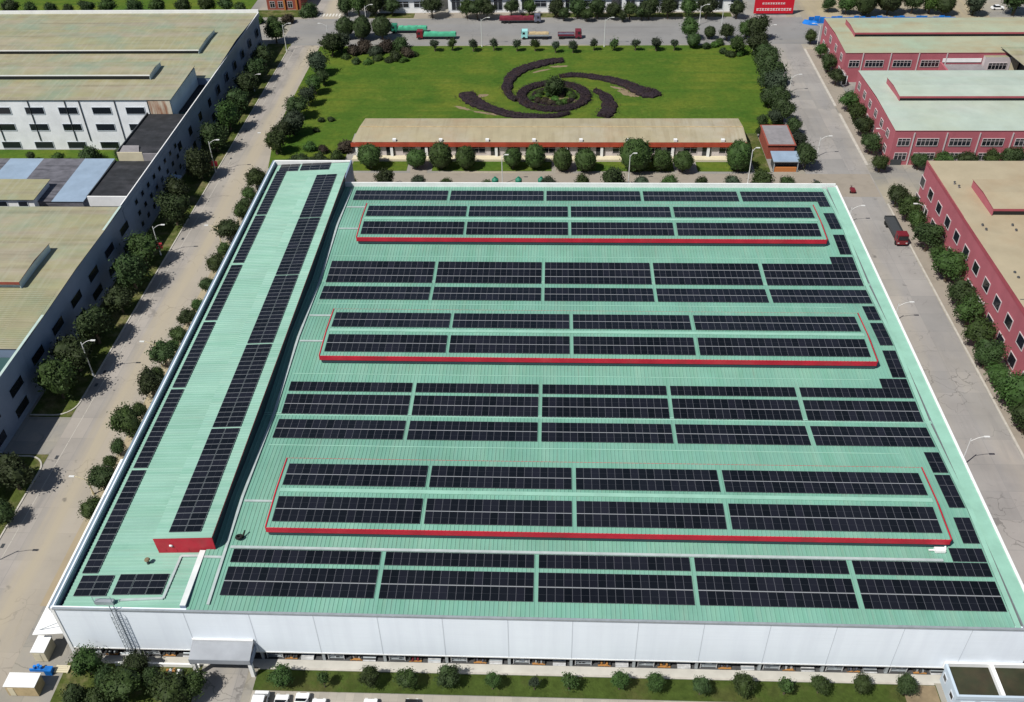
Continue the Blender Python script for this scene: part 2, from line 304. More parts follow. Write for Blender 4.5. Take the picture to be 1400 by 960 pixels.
kerb('west_kerb', [(-88.3,309)] + [(-88.3,130.5)] + arc(-91.8,130.5,3.5,0,-90) + [(-96.2,127.0)])
kerb('west_kerb_near', [(-96.2,116.3),(-91.8,116.3)] + arc(-91.8,112.8,3.5,90,0) + [(-88.3,40)])
kerb('east_kerb', [(81.1,206)] + [(81.1,110)], 0.4)
kerb('east_kerb_far', [(81.1,306),(81.1,262)], 0.7)
kerb('east_kerb_mid', [(81.1,257),(81.1,226)], 0.7)
kerb('lawn_front_kerb', [(-40.6,75.4),(52.6,75.4)], 0.3, 0.15)

# the lawn with its borders
rect('lawn', -78.2, 64.3, 244.2, 309.6, 0.035, 'lawn')
sheet('lawn_west_end', [(-75.0,223.5),(-55.5,223.5),(-55.5,244.2),(-78.2,244.2)], 0.035, 'lawn')
rect('guardhouse_lawn', 51.8, 55.8, 222, 244.1, 0.033, 'verge')
for i,(a,c) in enumerate(((-53.0,-38.2),(-31.6,-0.4),(6.2,31.2),(37.2,51.0))):
    rect('front_lawn_strip', a, c, 222.3, 227.6, 0.035, 'lawn')
rect('factory_front_lawn', -40.6, 52.8, 72.0, 75.3, 0.03, 'lawn_front')
rect('west_front_garden', -68.0, -48.6, 62, 75.6, 0.03, 'verge')
rect('parking_strip', -40.6, 60, 60, 71.9, 0.014, 'pave')
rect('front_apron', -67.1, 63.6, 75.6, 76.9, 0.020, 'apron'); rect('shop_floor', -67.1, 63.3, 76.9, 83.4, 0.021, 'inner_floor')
rect('driveway', -47.9, -41.9, 55, 84, 0.026, 'road_right')
rect('bare_patch', 48.2, 52.7, 72.0, 75.2, 0.036, 'soil')

# ------------------------------------------------------------------ the factory with the green roof
E0 = 11.4; Y0 = 76.64; SP = 39.1; SL = 0.05
def mz(y):
    t = ((y-Y0)/SP) % 1.0; return E0 + SL*SP*min(t, 1-t)
fac = thing('factory_building', 'large white factory with mint green sheet roof carrying solar panels and red-edged roof vents', 'factory', (0, 135, 0))
XL, XR, YB = -48.7, 61.9, 193.0
def ribs_y(x0, x1, ys, zf, k, pitch=0.6, h=0.06):
    """sheet with ribs running along y"""
    b = MB(); prof = []; x = x0
    while x < x1-1e-6:
        prof += [(x,0),(min(x+pitch*0.70,x1),0),(min(x+pitch*0.78,x1),h),(min(x+pitch*0.92,x1),h)]; x += pitch
    prof.append((x1,0))
    for y in ys: b.v += [(px,y,zf(px,y)+pz) for px,pz in prof]
    q = b.m(k); w = len(prof)
    for r in range(len(ys)-1):
        for c in range(w-1):
            b.f.append((r*w+c, r*w+c+1, (r+1)*w+c+1, (r+1)*w+c)); b.mi.append(q)
    return b
def ribs_x(y0, y1, xs, zf, k, pitch=0.6, h=0.06):
    b = MB(); prof = []; y = y0
    while y < y1-1e-6:
        prof += [(y,0),(min(y+pitch*0.70,y1),0),(min(y+pitch*0.78,y1),h),(min(y+pitch*0.92,y1),h)]; y += pitch
    prof.append((y1,0))
    for x in xs: b.v += [(x,py,zf(x,py)+pz) for py,pz in prof]
    q = b.m(k); w = len(prof)
    for r in range(len(xs)-1):
        for c in range(w-1):
            b.f.append((r*w+c+1, r*w+c, (r+1)*w+c, (r+1)*w+c+1)); b.mi.append(q)
    return b
ys = [Y0+0.02]+[Y0+SP*0.5*i for i in range(1,6)]+[YB]
rf = ribs_y(XL, XR-1.4, ys, lambda x,y: mz(y), 'roof_green').build('main_roof', fac)
# gutters in the two valleys, flashings over the laps, the raised strip along the right edge
b = MB()
for yv in (Y0+SP, Y0+2*SP): b.box(XL, XR-0.2, yv-0.30, yv-0.07, mz(yv), mz(yv)+0.08, 'trim_green'); b.box(XL, XR-0.2, yv+0.07, yv+0.30, mz(yv), mz(yv)+0.08, 'trim_green')
for yv in (Y0+SP, Y0+2*SP): b.box(XL, 63.2, yv-0.07, yv+0.07, mz(yv)-0.1, mz(yv)+0.03, 'steel_dark')
b.build('valley_gutter', fac)
b = MB()
for yf in (108.0, 146.6, 163.2, 125.6, 87.15): b.box(-44.9, 54.2, yf-0.08, yf+0.08, mz(yf)+0.03, mz(yf)+0.075, 'trim_green')
b.build('roof_flashing', fac)
b = MB()
for i in range(6):
    y0, y1 = ys[i], ys[i+1]
    if i == 5: y1 = YB-0.35
    b.slab([(60.55,y0,mz(y0)+0.05),(61.25,y0,mz(y0)+0.05),(61.25,y1,mz(y1)+0.05),(60.55,y1,mz(y1)+0.05)],0.08,'trim_green')
    b.slab([(61.45,y0,E0+0.42),(63.35,y0,E0+0.50),(63.35,y1,E0+0.50),(61.45,y1,E0+0.42)],0.9,'trim_green','steel')
b.build('right_edge_capping', fac)
b = MB(); b.box(63.36, 63.75, Y0-0.05, YB+0.3, E0-1.2, E0+0.62, 'white', 'white'); b.box(-48.6,63.35,YB,YB+0.3,E0-1.2,E0+1.10,'white'); b.build('parapet', fac)
b = MB(); b.box(-67.0, 63.34, Y0-0.30, Y0+0.015, E0-0.20, E0+0.04, 'steel'); b.build('front_gutter', fac)
# walls
b = MB()
b.box(-67.3, 63.7, Y0-0.08, Y0+0.25, 2.25, E0-0.01, 'white_wall')
b.box(-67.3, -67.0, Y0+0.26, 205.5, 3.0, E0-0.05, 'white_wall')
b.box(63.4, 63.7, Y0+0.26, YB+0.2, 0, E0-1.25, 'white_wall')
b.box(-67.3, 63.39, 204.9 if False else YB-0.4, YB-0.02, 0, E0-1.25, 'white_wall')
b.build('wall', fac)
seam_x = [-49.2,-40.3,-31.57,-22.91,-14.19,-5.43,3.2,11.9,20.55,29.2,37.8,46.5,55.2]
b = MB()
for x in seam_x: b.box(x-0.05, x+0.05, Y0-0.10, Y0-0.083, 2.25, E0-0.25, 'seam')
b.box(-67.2, 63.6, Y0-0.13, Y0-0.083, 2.2, 2.42, 'white')
b.build('wall_seam', fac)
for x in seam_x + [-58.0, 62.5]:
    MB().box(x-0.2, x+0.2, Y0+0.3, Y0+0.7, 0, 2.4, 'steel').build('column', fac)
MB().box(-67.34, -66.9, Y0-0.17, Y0-0.09, 0, E0-0.02, 'white').build('corner_post', fac)
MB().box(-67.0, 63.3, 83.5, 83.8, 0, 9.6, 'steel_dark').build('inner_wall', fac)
# the long wing on the left: its own low roof, gutter, parapet and a monitor roof
def wz(x): return 10.35 + (x+66.4)/(66.4-48.7)*0.85
ribs_x(Y0+0.02, 205.4, [-66.4, -57.5, -48.7], lambda x,y: wz(x), 'roof_wing').build('wing_roof', fac)
b = MB(); b.hexa([(-67.5,Y0-0.06,10.2),(-66.85,Y0+0.3,10.2),(-66.85,205.45,10.2),(-67.5,206.1,10.2),(-67.5,Y0-0.06,E0+0.03),(-66.85,Y0+0.3,E0-0.15),(-66.85,205.45,E0-0.15),(-67.5,206.1,E0+0.03)],'steel_blue'); b.box(-66.84,-66.41,Y0+0.3,205.4,10.0,10.1,'steel_dark'); b.box(-67.62,-67.51,Y0-0.1,97,E0-0.5,E0+0.08,'white'); b.build('wing_gutter', fac)
b = MB(); b.box(-67.1, -48.7, 205.5, 206.0, 9.9, E0+0.05, 'white'); b.build('wing_parapet', fac)
b = MB(); b.box(-48.68, -48.35, 193.4, 206.0, 0, E0+0.06, 'dark_wall'); b.box(-67.3,-48.7,206.02,206.3,0,E0-0.2,'white_wall'); b.build('wing_wall', fac)
MB().box(-49.55, -48.75, Y0+0.3, 86.4, E0-0.6, E0+0.55, 'dark_wall', 'trim_white').build('wing_upstand', fac)  # the right side's shade is carried by the dark side colour
ml, mr, mf, mb_ = -55.9, -47.35, 86.5, 193.9
mon = MB(); mon.box(ml+0.35, mr-0.25, mf+0.25, mb_-0.2, 10.0, 13.95, 'dark_vent').build('wing_monitor', fac)
mo = bpy.data.objects['wing_monitor']
ribs_x(mf, mb_, [ml, mr], lambda x,y: 14.08+(x-ml)/(mr-ml)*0.5, 'roof_wing').build('monitor_roof', mo)
b = MB(); b.hexa([(ml+0.1,mf+0.12,10.9),(mr,mf+0.12,11.25),(mr,mf+0.24,11.25),(ml+0.1,mf+0.24,10.9),(ml,mf,14.07),(mr,mf,14.57),(mr,mf+0.2,14.57),(ml,mf+0.2,14.07)],'red'); b.build('end_fascia', mo)
b = MB(); b.tube((-53.6,mf-0.14,12.6),(-53.6,mf+0.06,12.7),0.22,0.28,'white',10); b.build('floodlight', mo)
b = MB()
for x in (-54.6,-53.0,-51.2,-49.4): b.box(x-0.03,x+0.03,mf+0.085,mf+0.12,11.3,14.0,'red_seam')
b.build('fascia_seam', mo)
b = MB(); b.box(mr+0.003, mr+0.06, mf+0.25, mb_, 14.36, 14.60, 'maroon'); b.build('eave_trim', mo)
# three roof monitors on the main roof
for k in range(3):
    yc = Y0+SP*(k+0.5); rz = mz(yc)
    x0, x1 = -40.45, 55.6
    y0, y1 = yc-6.95, yc+6.95
    top = lambda y: 13.76+ (6.95-abs(y-yc))*0.05
    m_ = MB(); m_.box(x0+0.7, x1-0.7, y0+1.1, y1-1.1, rz-0.5, 13.70, 'dark_teal'); mo = m_.build('roof_monitor', fac)
    ribs_y(x0, x1, [y0, yc, y1], lambda x,y: top(y), 'roof_green').build('monitor_roof', mo)
    b = MB(); b.box(x0, x1, y0-0.14, y0-0.02, 12.88, 13.79, 'red'); b2 = MB(); b2.box(x0+0.15, x1-0.15, y0-0.03, y0+0.12, 12.25, 12.87, 'dark_vent'); b2.build('gap_strip', mo); b.build('fascia', mo)  # dark strip fills the gap below the front fascia
    b = MB(); b.box(x0, x1, y1+0.02, y1+0.14, 12.95, 13.70, 'red'); b.build('fascia', mo)
    for x in (x0, x1):
        s_ = -1 if x < 0 else 1
        b = MB()
        for ya, yb2 in ((y0,yc),(yc,y1)):
            xa, xb = sorted((x, x+s_*0.16))
            b.hexa([(xa,ya,top(ya)-1.0),(xb,ya,top(ya)-1.0),(xb,yb2,top(yb2)-1.0),(xa,yb2,top(yb2)-1.0),(xa,ya,top(ya)+0.12),(xb,ya,top(ya)+0.12),(xb,yb2,top(yb2)+0.12),(xa,yb2,top(yb2)+0.12)],'red')
        b.build('end_trim', mo)
    b = MB(); b.box(x0+0.5, x1-0.5, yc-0.35, yc+0.35, top(yc)+0.03, top(yc)+0.11, 'trim_green'); b.build('ridge_cap', mo)
    b = MB()
    for x in (x0+0.4, x1-0.4): b.tube((x,y0+0.3,mz(y0)),(x,y0+0.1,12.7),0.12,0.12,'steel_dark',6)
    b.build('bracket', mo)
# canopy over the driveway, side awning, caged ladder
b = MB(); b.slab([(-49.2,73.9,4.15),(-40.7,73.9,4.15),(-40.7,76.5,5.0),(-49.2,76.5,5.0)],0.12,'canopy'); b.box(-49.2,-40.7,76.3,76.52,5.02,5.25,'white'); cn = b.build('canopy', fac)
b = MB(); b.box(-49.2,-40.7,73.78,73.88,3.3,4.2,'canopy'); b.build('canopy_fascia', cn)
b = MB()
for x in (-49.2,-40.7): b.box(x-0.06,x+0.06,73.9,76.5,2.9,4.0,'dark_wall')
b.build('canopy_side', cn)
b = MB()
for x in (-48.9,-41.0): b.box(x-0.25,x+0.25,74.0,74.5,0,2.9,'white')
b.build('canopy_post', cn)
b = MB(); b.slab([(-72.6,77.3,4.0),(-67.5,77.3,4.6),(-67.5,112,4.6),(-72.6,112,4.0)],0.12,'white'); aw = b.build('side_awning', fac)
b = MB()
for y in range(78, 112, 7): b.tube((-67.4,y,6.6),(-71.8,y,4.15),0.06,0.06,'steel',6)
b.build('tie_rod', aw)
LX = -58.5
b = MB()
for s in (-0.3,0.3): b.tube((LX+s,76.3,1.0),(LX+s,76.3,12.5),0.06,0.06,'steel',6)
for i in range(26): b.tube((LX-0.3,76.3,1.2+i*0.42),(LX+0.3,76.3,1.2+i*0.42),0.03,0.03,'steel',5)
ld = b.build('ladder', fac)
b = MB()
for i in range(9):
    z = 2.6+i*1.05
    pts = [(LX+0.5*math.cos(a), 76.25-0.62*abs(math.sin(a)), z) for a in [math.pi*j/8 for j in range(9)]]
    for p, q in zip(pts, pts[1:]): b.tube(p, q, 0.03, 0.03, 'steel', 5)
for j in range(1,8,1):
    a = math.pi*j/8; b.tube((LX+0.5*math.cos(a),76.25-0.62*math.sin(a),2.6),(LX+0.5*math.cos(a),76.25-0.62*math.sin(a),11.0),0.028,0.028,'steel',5)
b.build('cage', ld)

# ------------------------------------------------------------------ solar arrays
PW, PL, TH = 1.15, 2.27, 0.04
def panel_mesh(name, landscape=False):
    b = MB(); w, l = PW, PL; f = 0.030; fr = 'pv_frame_glint' if landscape else 'pv_frame'
    q = lambda x0,x1,y0,y1,z,k: b.poly([(x0,y0,z),(x1,y0,z),(x1,y1,z),(x0,y1,z)], k)
    b.box(0,w,0,l,0,TH,fr)
    b.f.pop(1); b.mi.pop(1)
    mid = 0.016
    q(f,w-f,f,l/2-mid,TH-0.004,'pv'); q(f,w-f,l/2+mid,l-f,TH-0.004,'pv')
    q(f,w-f,l/2-mid,l/2+mid,TH-0.003,'pv_line')
    q(0,w,0,f,TH,fr); q(0,w,l-f,l,TH,fr); q(0,f,f,l-f,TH,fr); q(w-f,w,f,l-f,TH,fr)
    if landscape: b.v = [(y, w-x, z) for x,y,z in b.v]
    return b.mesh(name)
pvm = panel_mesh('solar_panel'); pvl = panel_mesh('solar_panel_landscape', True)
n_arrays = [0]
def array(label, cells, group, mesh=None, rails=None):
    """cells: (x, y, z, pitch-angle about x or y) of each panel's low corner"""
    x = min(c[0] for c in cells); y = min(c[1] for c in cells); z = min(c[2] for c in cells)
    r = thing('solar_array', label, 'solar array', (x,y,z), group)
    for cx,cy,cz,rx,ry in cells:
        o = bpy.data.objects.new('solar_panel', mesh or pvm); C.objects.link(o); o.parent = r
        o.location = (cx-x, cy-y, cz-z); o.rotation_euler = (rx, ry, 0)
    if rails:
        b = MB()
        for xa,xb,ya,za in rails: b.box(xa-x,xb-x,ya-0.035-y,ya+0.035-y,za-0.03-z,za+0.04-z,'rail')
        b.build('mounting_rail', r, (0,0,0))
    return r
LIFT = 0.14
G_MAIN = 'solar arrays laid in rows across the green main roof'
def row_cells(xa, xb, yrows, zf, n):
    p = (xb-xa)/n; out = []
    for y in yrows:
        y2 = y+PL; z1, z2 = zf(y), zf(y2); a = math.atan2(z2-z1, PL)
        for i in range(n): out.append((xa+i*p, y, z1+LIFT, a, 0))
    return out
main_x = [(-44.72,-23.66,18),(-22.98,-2.10,18),(-1.45,19.45,18),(20.12,40.98,18),(41.75,60.20,16)]
R_MAIN = [([78.95,81.38],'in the double row on the near roof edge',None),
          ([84.38],'in the single row behind the nearest double row',(86.82,55.6,4)),
          ([109.60,112.0],'in the double row behind the nearest roof monitor',None),
          ([115.75,118.12],'in the middle row between nearest and middle monitors',None),
          ([121.18],'in the single row before the middle monitor',(123.55,55.6,4)),
          ([148.02,150.42],'in the double row behind the middle roof monitor',None),
          ([154.22,156.65,159.08],'in the triple row before the farthest monitor',(161.5,55.6,4)),
          ([186.16,188.55],'in the double row along the white far parapet',(183.75,57.9,2))]
ol5 = ['leftmost solar block','second solar block from left','centre solar block','second solar block from right','rightmost solar block']
ol4 = ['leftmost solar block','second solar block from left','third solar block from left','rightmost solar block']
for yr, desc, extra in R_MAIN:
    for i,(xa,xb,n) in enumerate(main_x):
        cells = row_cells(xa, xb, yr, mz, n)
        if i == 4 and extra: cells += row_cells(extra[1], 60.2, [extra[0]], mz, extra[2])
        rl = [(xa, xb-0.02, (a_+PL+c_)/2, mz((a_+PL+c_)/2)+LIFT) for a_,c_ in zip(yr, yr[1:])]
        array('%s %s' % (ol5[i], desc), cells, G_MAIN, rails=rl)
mon_x = [(-39.80,-18.50,18),(-17.90,3.20,18),(3.85,24.95,18),(25.70,54.75,25)]
for k,nm in enumerate(('nearest','middle','farthest')):
    yc = Y0+SP*(k+0.5)
    top = lambda y: 13.76+(6.95-abs(y-yc))*0.05
    for side, yr in (('near', [yc-5.95, yc-3.58]), ('far', [yc+0.95, yc+3.32])):
        for i,(xa,xb,n) in enumerate(mon_x):
            array('%s on the %s slope of the %s roof monitor' % (ol4[i], side, nm), row_cells(xa, xb, yr, top, n), 'solar arrays on the three roof monitors', rails=[(xa, xb-0.02, (yr[0]+PL+yr[1])/2, top((yr[0]+PL+yr[1])/2)+LIFT)])
# column of small blocks along the right edge
for i,(ya,nr) in enumerate(((89.95,2),(96.35,3),(103.75,2),(126.2,3),(134.5,3),(142.4,2),(164.7,3),(173.75,3))):
    array('small solar block on the right roof edge, %s from the near end' % ORD[i+1],
          row_cells(57.95, 60.28, [ya+j*2.31 for j in range(nr)], mz, 2), 'small solar blocks along the right roof edge')
# wing, lying crosswise
def wing_cells(xs, ya, n, zf, pitch=1.187):
    out = []
    for x in xs:
        z1, z2 = zf(x), zf(x+PL); a = -math.atan2(z2-z1, PL)
        for i in range(n): out.append((x, ya+i*pitch, z1+LIFT, 0, a))
    return out
for i,(ya,n) in enumerate(((83.0,17),(103.65,16),(123.1,16),(142.6,16),(162.4,16),(181.9,17))):
    array('single-file solar strip beside the left parapet, %s from the near end' % ORD[i+1], wing_cells([-65.75], ya, n, wz), 'single-file solar strips on the left wing', pvl)
wm = lambda x: 14.08+(x-ml)/(mr-ml)*0.5
for i,(ya,n) in enumerate(((87.5,18),(109.15,18),(130.85,18),(152.5,18),(174.2,16))):
    array('two-wide solar strip on the raised wing roof, %s from the near end' % ORD[i+1], wing_cells([-53.85,-51.50], ya, n, wm), 'two-wide solar strips on the raised left wing roof', pvl)
array('six solar panels in the near left corner of the wing roof', wing_cells([-65.45,-63.1], 79.1, 3, wz), None, pvl)
array('nine solar panels on the wing roof just behind the caged ladder', wing_cells([-60.0,-57.6,-55.25], 79.25, 3, wz), None, pvl)
array('six solar panels in the far left corner of the wing roof', wing_cells([-65.45,-63.1], 201.9, 3, wz), None, pvl)
array('nine solar panels at the far end of the wing beside the white parapet', wing_cells([-60.3,-57.9,-55.55], 202.0, 3, wz), None, pvl)

# roof odds and ends
def tray(pts, label, group='cable trays on the green roof', w=0.35):
    b = MB(); 
    for (xa,ya,za),(xb,yb,zb) in zip(pts, pts[1:]):
        d = Vector((xb-xa,yb-ya)); d.normalize(); nx, ny = -d.y*w/2, d.x*w/2
        b.hexa([(xa-nx,ya-ny,za+0.08),(xb-nx,yb-ny,zb+0.08),(xb+nx,yb+ny,zb+0.08),(xa+nx,ya+ny,za+0.08),(xa-nx,ya-ny,za+0.24),(xb-nx,yb-ny,zb+0.24),(xb+nx,yb+ny,zb+0.24),(xa+nx,ya+ny,za+0.24)],'tray')
    o = b.build('cable_tray'); return tag(o, label, 'cable tray', group)
pp = [(-45.9,Y0+0.8)] + [(-45.9, y) for y in (Y0+SP*.5, Y0+SP, Y0+SP*1.5, Y0+SP*2, Y0+SP*2.5, 191.5)]
tray([(x,y,mz(y)) for x,y in pp], 'long pale grey cable tray running beside the dark wing wall', w=0.4)
tray([(-45.3,86.98,mz(86.98)),(54.3,86.98,mz(86.98))], 'long pale cable tray behind the nearest single row of solar panels', w=0.42)
for nm, yy in (('nearest',95.4),('middle',134.15),('farthest',173.0)):
    tray([(-45.4,yy,mz(yy)),(-40.8,yy,mz(yy))], 'short pale cable tray reaching the left end of the %s roof monitor' % nm)
for nm, yy in (('middle',142.3),('farthest',182.6)):
    tray([(-45.4,yy,mz(yy)),(-41.2,yy,mz(yy))], 'short pale cable tray behind the left corner of the %s roof monitor' % nm)
tray([(-49.7,85.9,wz(-49.7)),(-52.3,85.9,wz(-52.3)),(-52.5,78.6,wz(-52.5)),(-58.6,78.4,wz(-58.6))], 'bent pale cable tray around the nine panels behind the ladder')
tray([(-48.6,85.2,mz(85.2)),(-46.0,85.2,mz(85.2))], 'short pale cable tray crossing in front of the dark wing wall')
b = MB(); x,y = (-56.71, 84.74); b.tube((x,y,10.8),(x,y,11.7),0.22,0.22,'steel_dark',10); b.tube((x,y,11.65),(x,y,11.85),0.42,0.30,'soil',10)
tag(b.build('roof_vent'), 'small brown roof vent near the red end of the left wing', 'vent')
b = MB(); x,y = (-44.41, 88.59); z = mz(y)
for i in range(14):
    a0, a1 = i*0.45, (i+1)*0.45; b.tube((x+0.42*math.cos(a0),y+0.42*math.sin(a0),z+0.15+i*0.03),(x+0.42*math.cos(a1),y+0.42*math.sin(a1),z+0.18+i*0.03),0.20,0.20,'tyre',7)
b.tube((x+0.4,y,z+0.1),(x+0.7,y+0.8,z+0.9),0.16,0.10,'tyre',6)
tag(b.build('cable_coil'), 'black cable coil on the green roof beside the wing wall', 'cable')
x,y = (54.28, 88.60); z = mz(y); b = MB(); b.box(x-0.7,x+0.7,y-0.4,y+0.4,z+0.1,z+0.5,'white'); b.box(x-1.5,x-0.71,y-0.1,y+0.12,z+0.2,z+0.32,'white')
b.tube((x+0.9,y+0.2,z+0.1),(x+1.1,y+2.1,z+1.1),0.14,0.14,'white',8)
tag(b.build('white_duct'), 'white boxed duct on the green roof below the nearest monitor corner', 'duct')
x,y = (-59.81, 77.67)
b = MB(); b.box(x-1.9,x+0.7,y-0.05,y+0.6,10.75,11.35,'steel')
for dx in (-1.9,0.6): 
    b.tube((x+dx,y,11.3),(x+dx,y,12.5),0.04,0.04,'steel',5)
b.tube((x-1.9,y,12.45),(x+0.6,y,12.45),0.04,0.04,'steel',5)
tag(b.build('ladder_platform'), 'small grey steel platform with rail at the top of the ladder', 'platform')

# goods kept under the raised front wall
KINDS = [('storage_rack','steel'),('crate','crate_orange'),('machine_part','plastic')]
sx = [-66.5,-58.0]+seam_x+[62.5]
for i in range(len(sx)-1):
    xa, xb = sx[i], sx[i+1]
    if i in (2,): continue
    w_ = ORD[i+1]
    c = xa+1.7; b = MB(); yb = 77.15
    for zz in (0.25,0.75,1.25): b.box(c-1.1,c+1.1,yb,yb+0.8,zz,zz+0.07,'steel')
    rk = thing('storage_rack', 'grey steel rack under the front wall, %s column bay from the left' % w_, 'rack', (c,yb,0), 'racks under the front wall')
    for j in range(7):
        q0 = c-1.05+rnd.random()*1.6; zz = rnd.choice((0.32,0.82,1.32)); b.box(q0,q0+0.3+rnd.random()*.3,yb+.1,yb+.7,zz,zz+.2+rnd.random()*.15,rnd.choice(['steel','plastic','steel_dark','greybox','steel']))
    b.build('shelf', rk, (c,yb,0))
    b = MB()
    for dx in (-1.1,1.1):
        for dy in (0,0.8): b.box(c+dx-0.05,c+dx+0.05,yb+dy-0.05,yb+dy+0.05,0.023,1.35,'plastic')
    b.build('upright', rk, (c,yb,0))
    c = xa+4.3+rnd.uniform(-.4,.4); b = MB(); b.box(c-0.9,c+0.9,76.95,77.75,0.14,0.2,'crate_orange')
    k = rnd.choice(['crate_orange','steel','plastic','steel','steel_dark','greybox','maroon'])
    for j in range(5): b.box(c-0.9+j*0.38,c-0.66+j*0.38,76.95+rnd.random()*.3,77.75,0.2,0.35+rnd.random()*0.5,k if j%2 else 'steel_dark')
    for dx in (-0.8,0,0.7): b.box(c+dx,c+dx+0.12,76.95,77.75,0.023,0.14,'crate_orange')
    tag(b.build('loaded_pallet', o=(c,76.95,0)), 'loaded pallet under the front wall, %s column bay from the left' % w_, 'pallet', 'pallets under the front wall')
    c = xa+6.7+rnd.uniform(-.5,.5); b = MB()
    for j in range(4): b.tube((c-0.9,76.95+j*0.25,0.16),(c+0.9,76.95+j*0.25,0.16+rnd.random()*.05),0.12,0.12,'plastic',8)
    for j in range(3): b.tube((c-0.9,77.07+j*0.25,0.38),(c+0.9,77.07+j*0.25,0.38),0.12,0.12,rnd.choice(['plastic','steel_dark','steel']),8)
    tag(b.build('pipe_bundle', o=(c,76.95,0)), 'bundle of pipes under the front wall, %s column bay from the left' % w_, 'pipes', 'pipe bundles under the front wall')

# ------------------------------------------------------------------ windows
def win_mesh(w, h, axis, mull=3, frame='frame_white', deep=0.06):
    """glass mesh and frame mesh centred at the origin; axis 'y-' looks to -y, 'x+' / 'x-' sideways"""
    g = MB(); g.box(-w/2,w/2,-deep*0.4,deep*0.4,-h/2,h/2,'glass')
    f = MB(); t = 0.13
    f.box(-w/2-t,w/2+t,-deep,deep*0.3,h/2,h/2+t,frame); f.box(-w/2-t,w/2+t,-deep,deep*0.3,-h/2-t,-h/2,frame)
    f.box(-w/2-t,-w/2,-deep,deep*0.3,-h/2,h/2,frame); f.box(w/2,w/2+t,-deep,deep*0.3,-h/2,h/2,frame)
    for i in range(1,mull): x = -w/2+w*i/mull; f.box(x-0.05,x+0.05,-deep*0.9,-deep*0.42,-h/2,h/2,frame)
    if mull > 1: f.box(-w/2,w/2,-deep*0.8,-deep*0.41,h*0.18,h*0.18+0.08,frame)
    for m_ in (g,f):
        if axis == 'x+': m_.v = [(-y,x,z) for x,y,z in m_.v]
        if axis == 'x-': m_.v = [(y,-x,z) for x,y,z in m_.v]
    return g.mesh('window'), f.mesh('window_frame')
def window(parent, org, meshes, pos):
    o = put('window', meshes[0], parent, (pos[0]-org[0],pos[1]-org[1],pos[2]-org[2])); put('frame', meshes[1], o); return o

# ------------------------------------------------------------------ factories on the left
def hall(name, label, x0, x1, y0, y1, h, wall, roof, cat='factory', edge=None, rise=0.0):
    L = (x0,y0,0); t = thing(name, label, cat, L)
    b = MB(); b.box(x0,x1,y0,y1,0,h-0.02,wall); b.build('wall', t)
    yc = (y0+y1)/2
    b = MB(); e = 0.12
    b.slab([(x0-e,y0-e,h+0.1),(x1+e,y0-e,h+0.1),(x1+e,yc,h+0.1+rise),(x0-e,yc,h+0.1+rise)],0.115,roof,edge or wall)
    b.slab([(x0-e,yc,h+0.1+rise),(x1+e,yc,h+0.1+rise),(x1+e,y1+e,h+0.1),(x0-e,y1+e,h+0.1)],0.115,roof,edge or wall)
    b.build('roof', t); return t, L
def monitor(t, x0, x1, y0, y1, z0, z1, wall, roof, trim, pitch=0.4, endm=None, fh=0.5):
    b = MB(); b.box(x0,x1,y0+0.6,y1-0.6,z0,z1-0.02,wall); o = b.build('roof_monitor', t)
    for xx in (x0,x1): MB().box(xx-0.06,xx+0.06,y0+0.15,y1-0.15,z0,z1-0.02,endm or wall).build('end_panel', o)
    yc = (y0+y1)/2; b = MB()
    b.slab([(x0-0.2,y0,z1),(x1+0.2,y0,z1),(x1+0.2,yc,z1+pitch),(x0-0.2,yc,z1+pitch)],0.12,roof,trim)
    b.slab([(x0-0.2,yc,z1+pitch),(x1+0.2,yc,z1+pitch),(x1+0.2,y1,z1),(x0-0.2,y1,z1)],0.12,roof,trim)
    b.build('monitor_roof', o)
    MB().box(x0-0.2,x1+0.2,y0-0.08,y0-0.01,z1-fh,z1+0.02,trim).build('fascia', o)
    return o
WX = -96.85
la, LA = hall('factory_building', 'long factory with tan sheet roofs and white facade of three window rows', -230, WX-0.35, 256.2, 309.2, 11.2, 'dark_wall', 'tan', rise=0.9)
MB().box(-230, WX-0.02, 309.35, 309.75, 10.2, 12.3, 'white').build('parapet', la)
MB().box(WX-0.24, WX, 184, 309.3, 10.2, 11.45, 'dark_wall', 'white').build('side_parapet', la)
MB().box(WX-0.33, WX-0.03, 184.2, 256.0, 0, 10.1, 'dark_wall').build('street_wall', la)
b = MB(); b.box(-230, -101.4, 234.35, 256.0, 0, 14.35, 'white_fac'); up_ = b.build('tall_block', la)
b = MB(); b.box(-101.38, -101.25, 234.4, 256.0, 9.2, 14.3, 'end_grey'); b.build('end_wall', up_)
MB().box(-107.3,-101.42,234.2,234.34,9.0,14.2,'rusty').build('stained_panel', up_)
b = MB(); b.slab([(-230,234.1,14.4),(-101.1,234.1,14.4),(-101.1,256.1,14.9),(-230,256.1,14.9)],0.15,'tan','steel_dark'); b.build('roof', up_)
MB().box(-101.1, WX-0.36, 237.8, 256.0, 0, 9.3, 'dark_teal', 'flat_dark').build('lean_to', la)
monitor(la, -230, -105.5, 272.5, 289.5, 11.5, 13.2, 'steel_dark', 'tan', 'white', endm='end_grey', fh=0.3)
monitor(la, -230, -110.6, 246.5, 255.9, 14.5, 16.2, 'steel_dark', 'tan', 'white', endm='end_grey', fh=0.3)
wl = win_mesh(5.0, 1.85, 'y-', 1, 'seam'); org = (LA[0],LA[1],0)
for r,z in enumerate((11.3,6.55,1.3)):
    for i in range(7): window(la, org, wl, (-111.3-9.15*i+(-0.3*r), 234.3, z))
b = MB()
for x in (-107.5,-116.4,-126.0,-129.9,-139.9,-150): b.tube((x,234.2,2.6),(x,234.2,14.1),0.12,0.12,'steel_dark',6)
b.build('downpipe', la)
ww = win_mesh(2.6, 2.3, 'x+', 1, 'dark_wall')
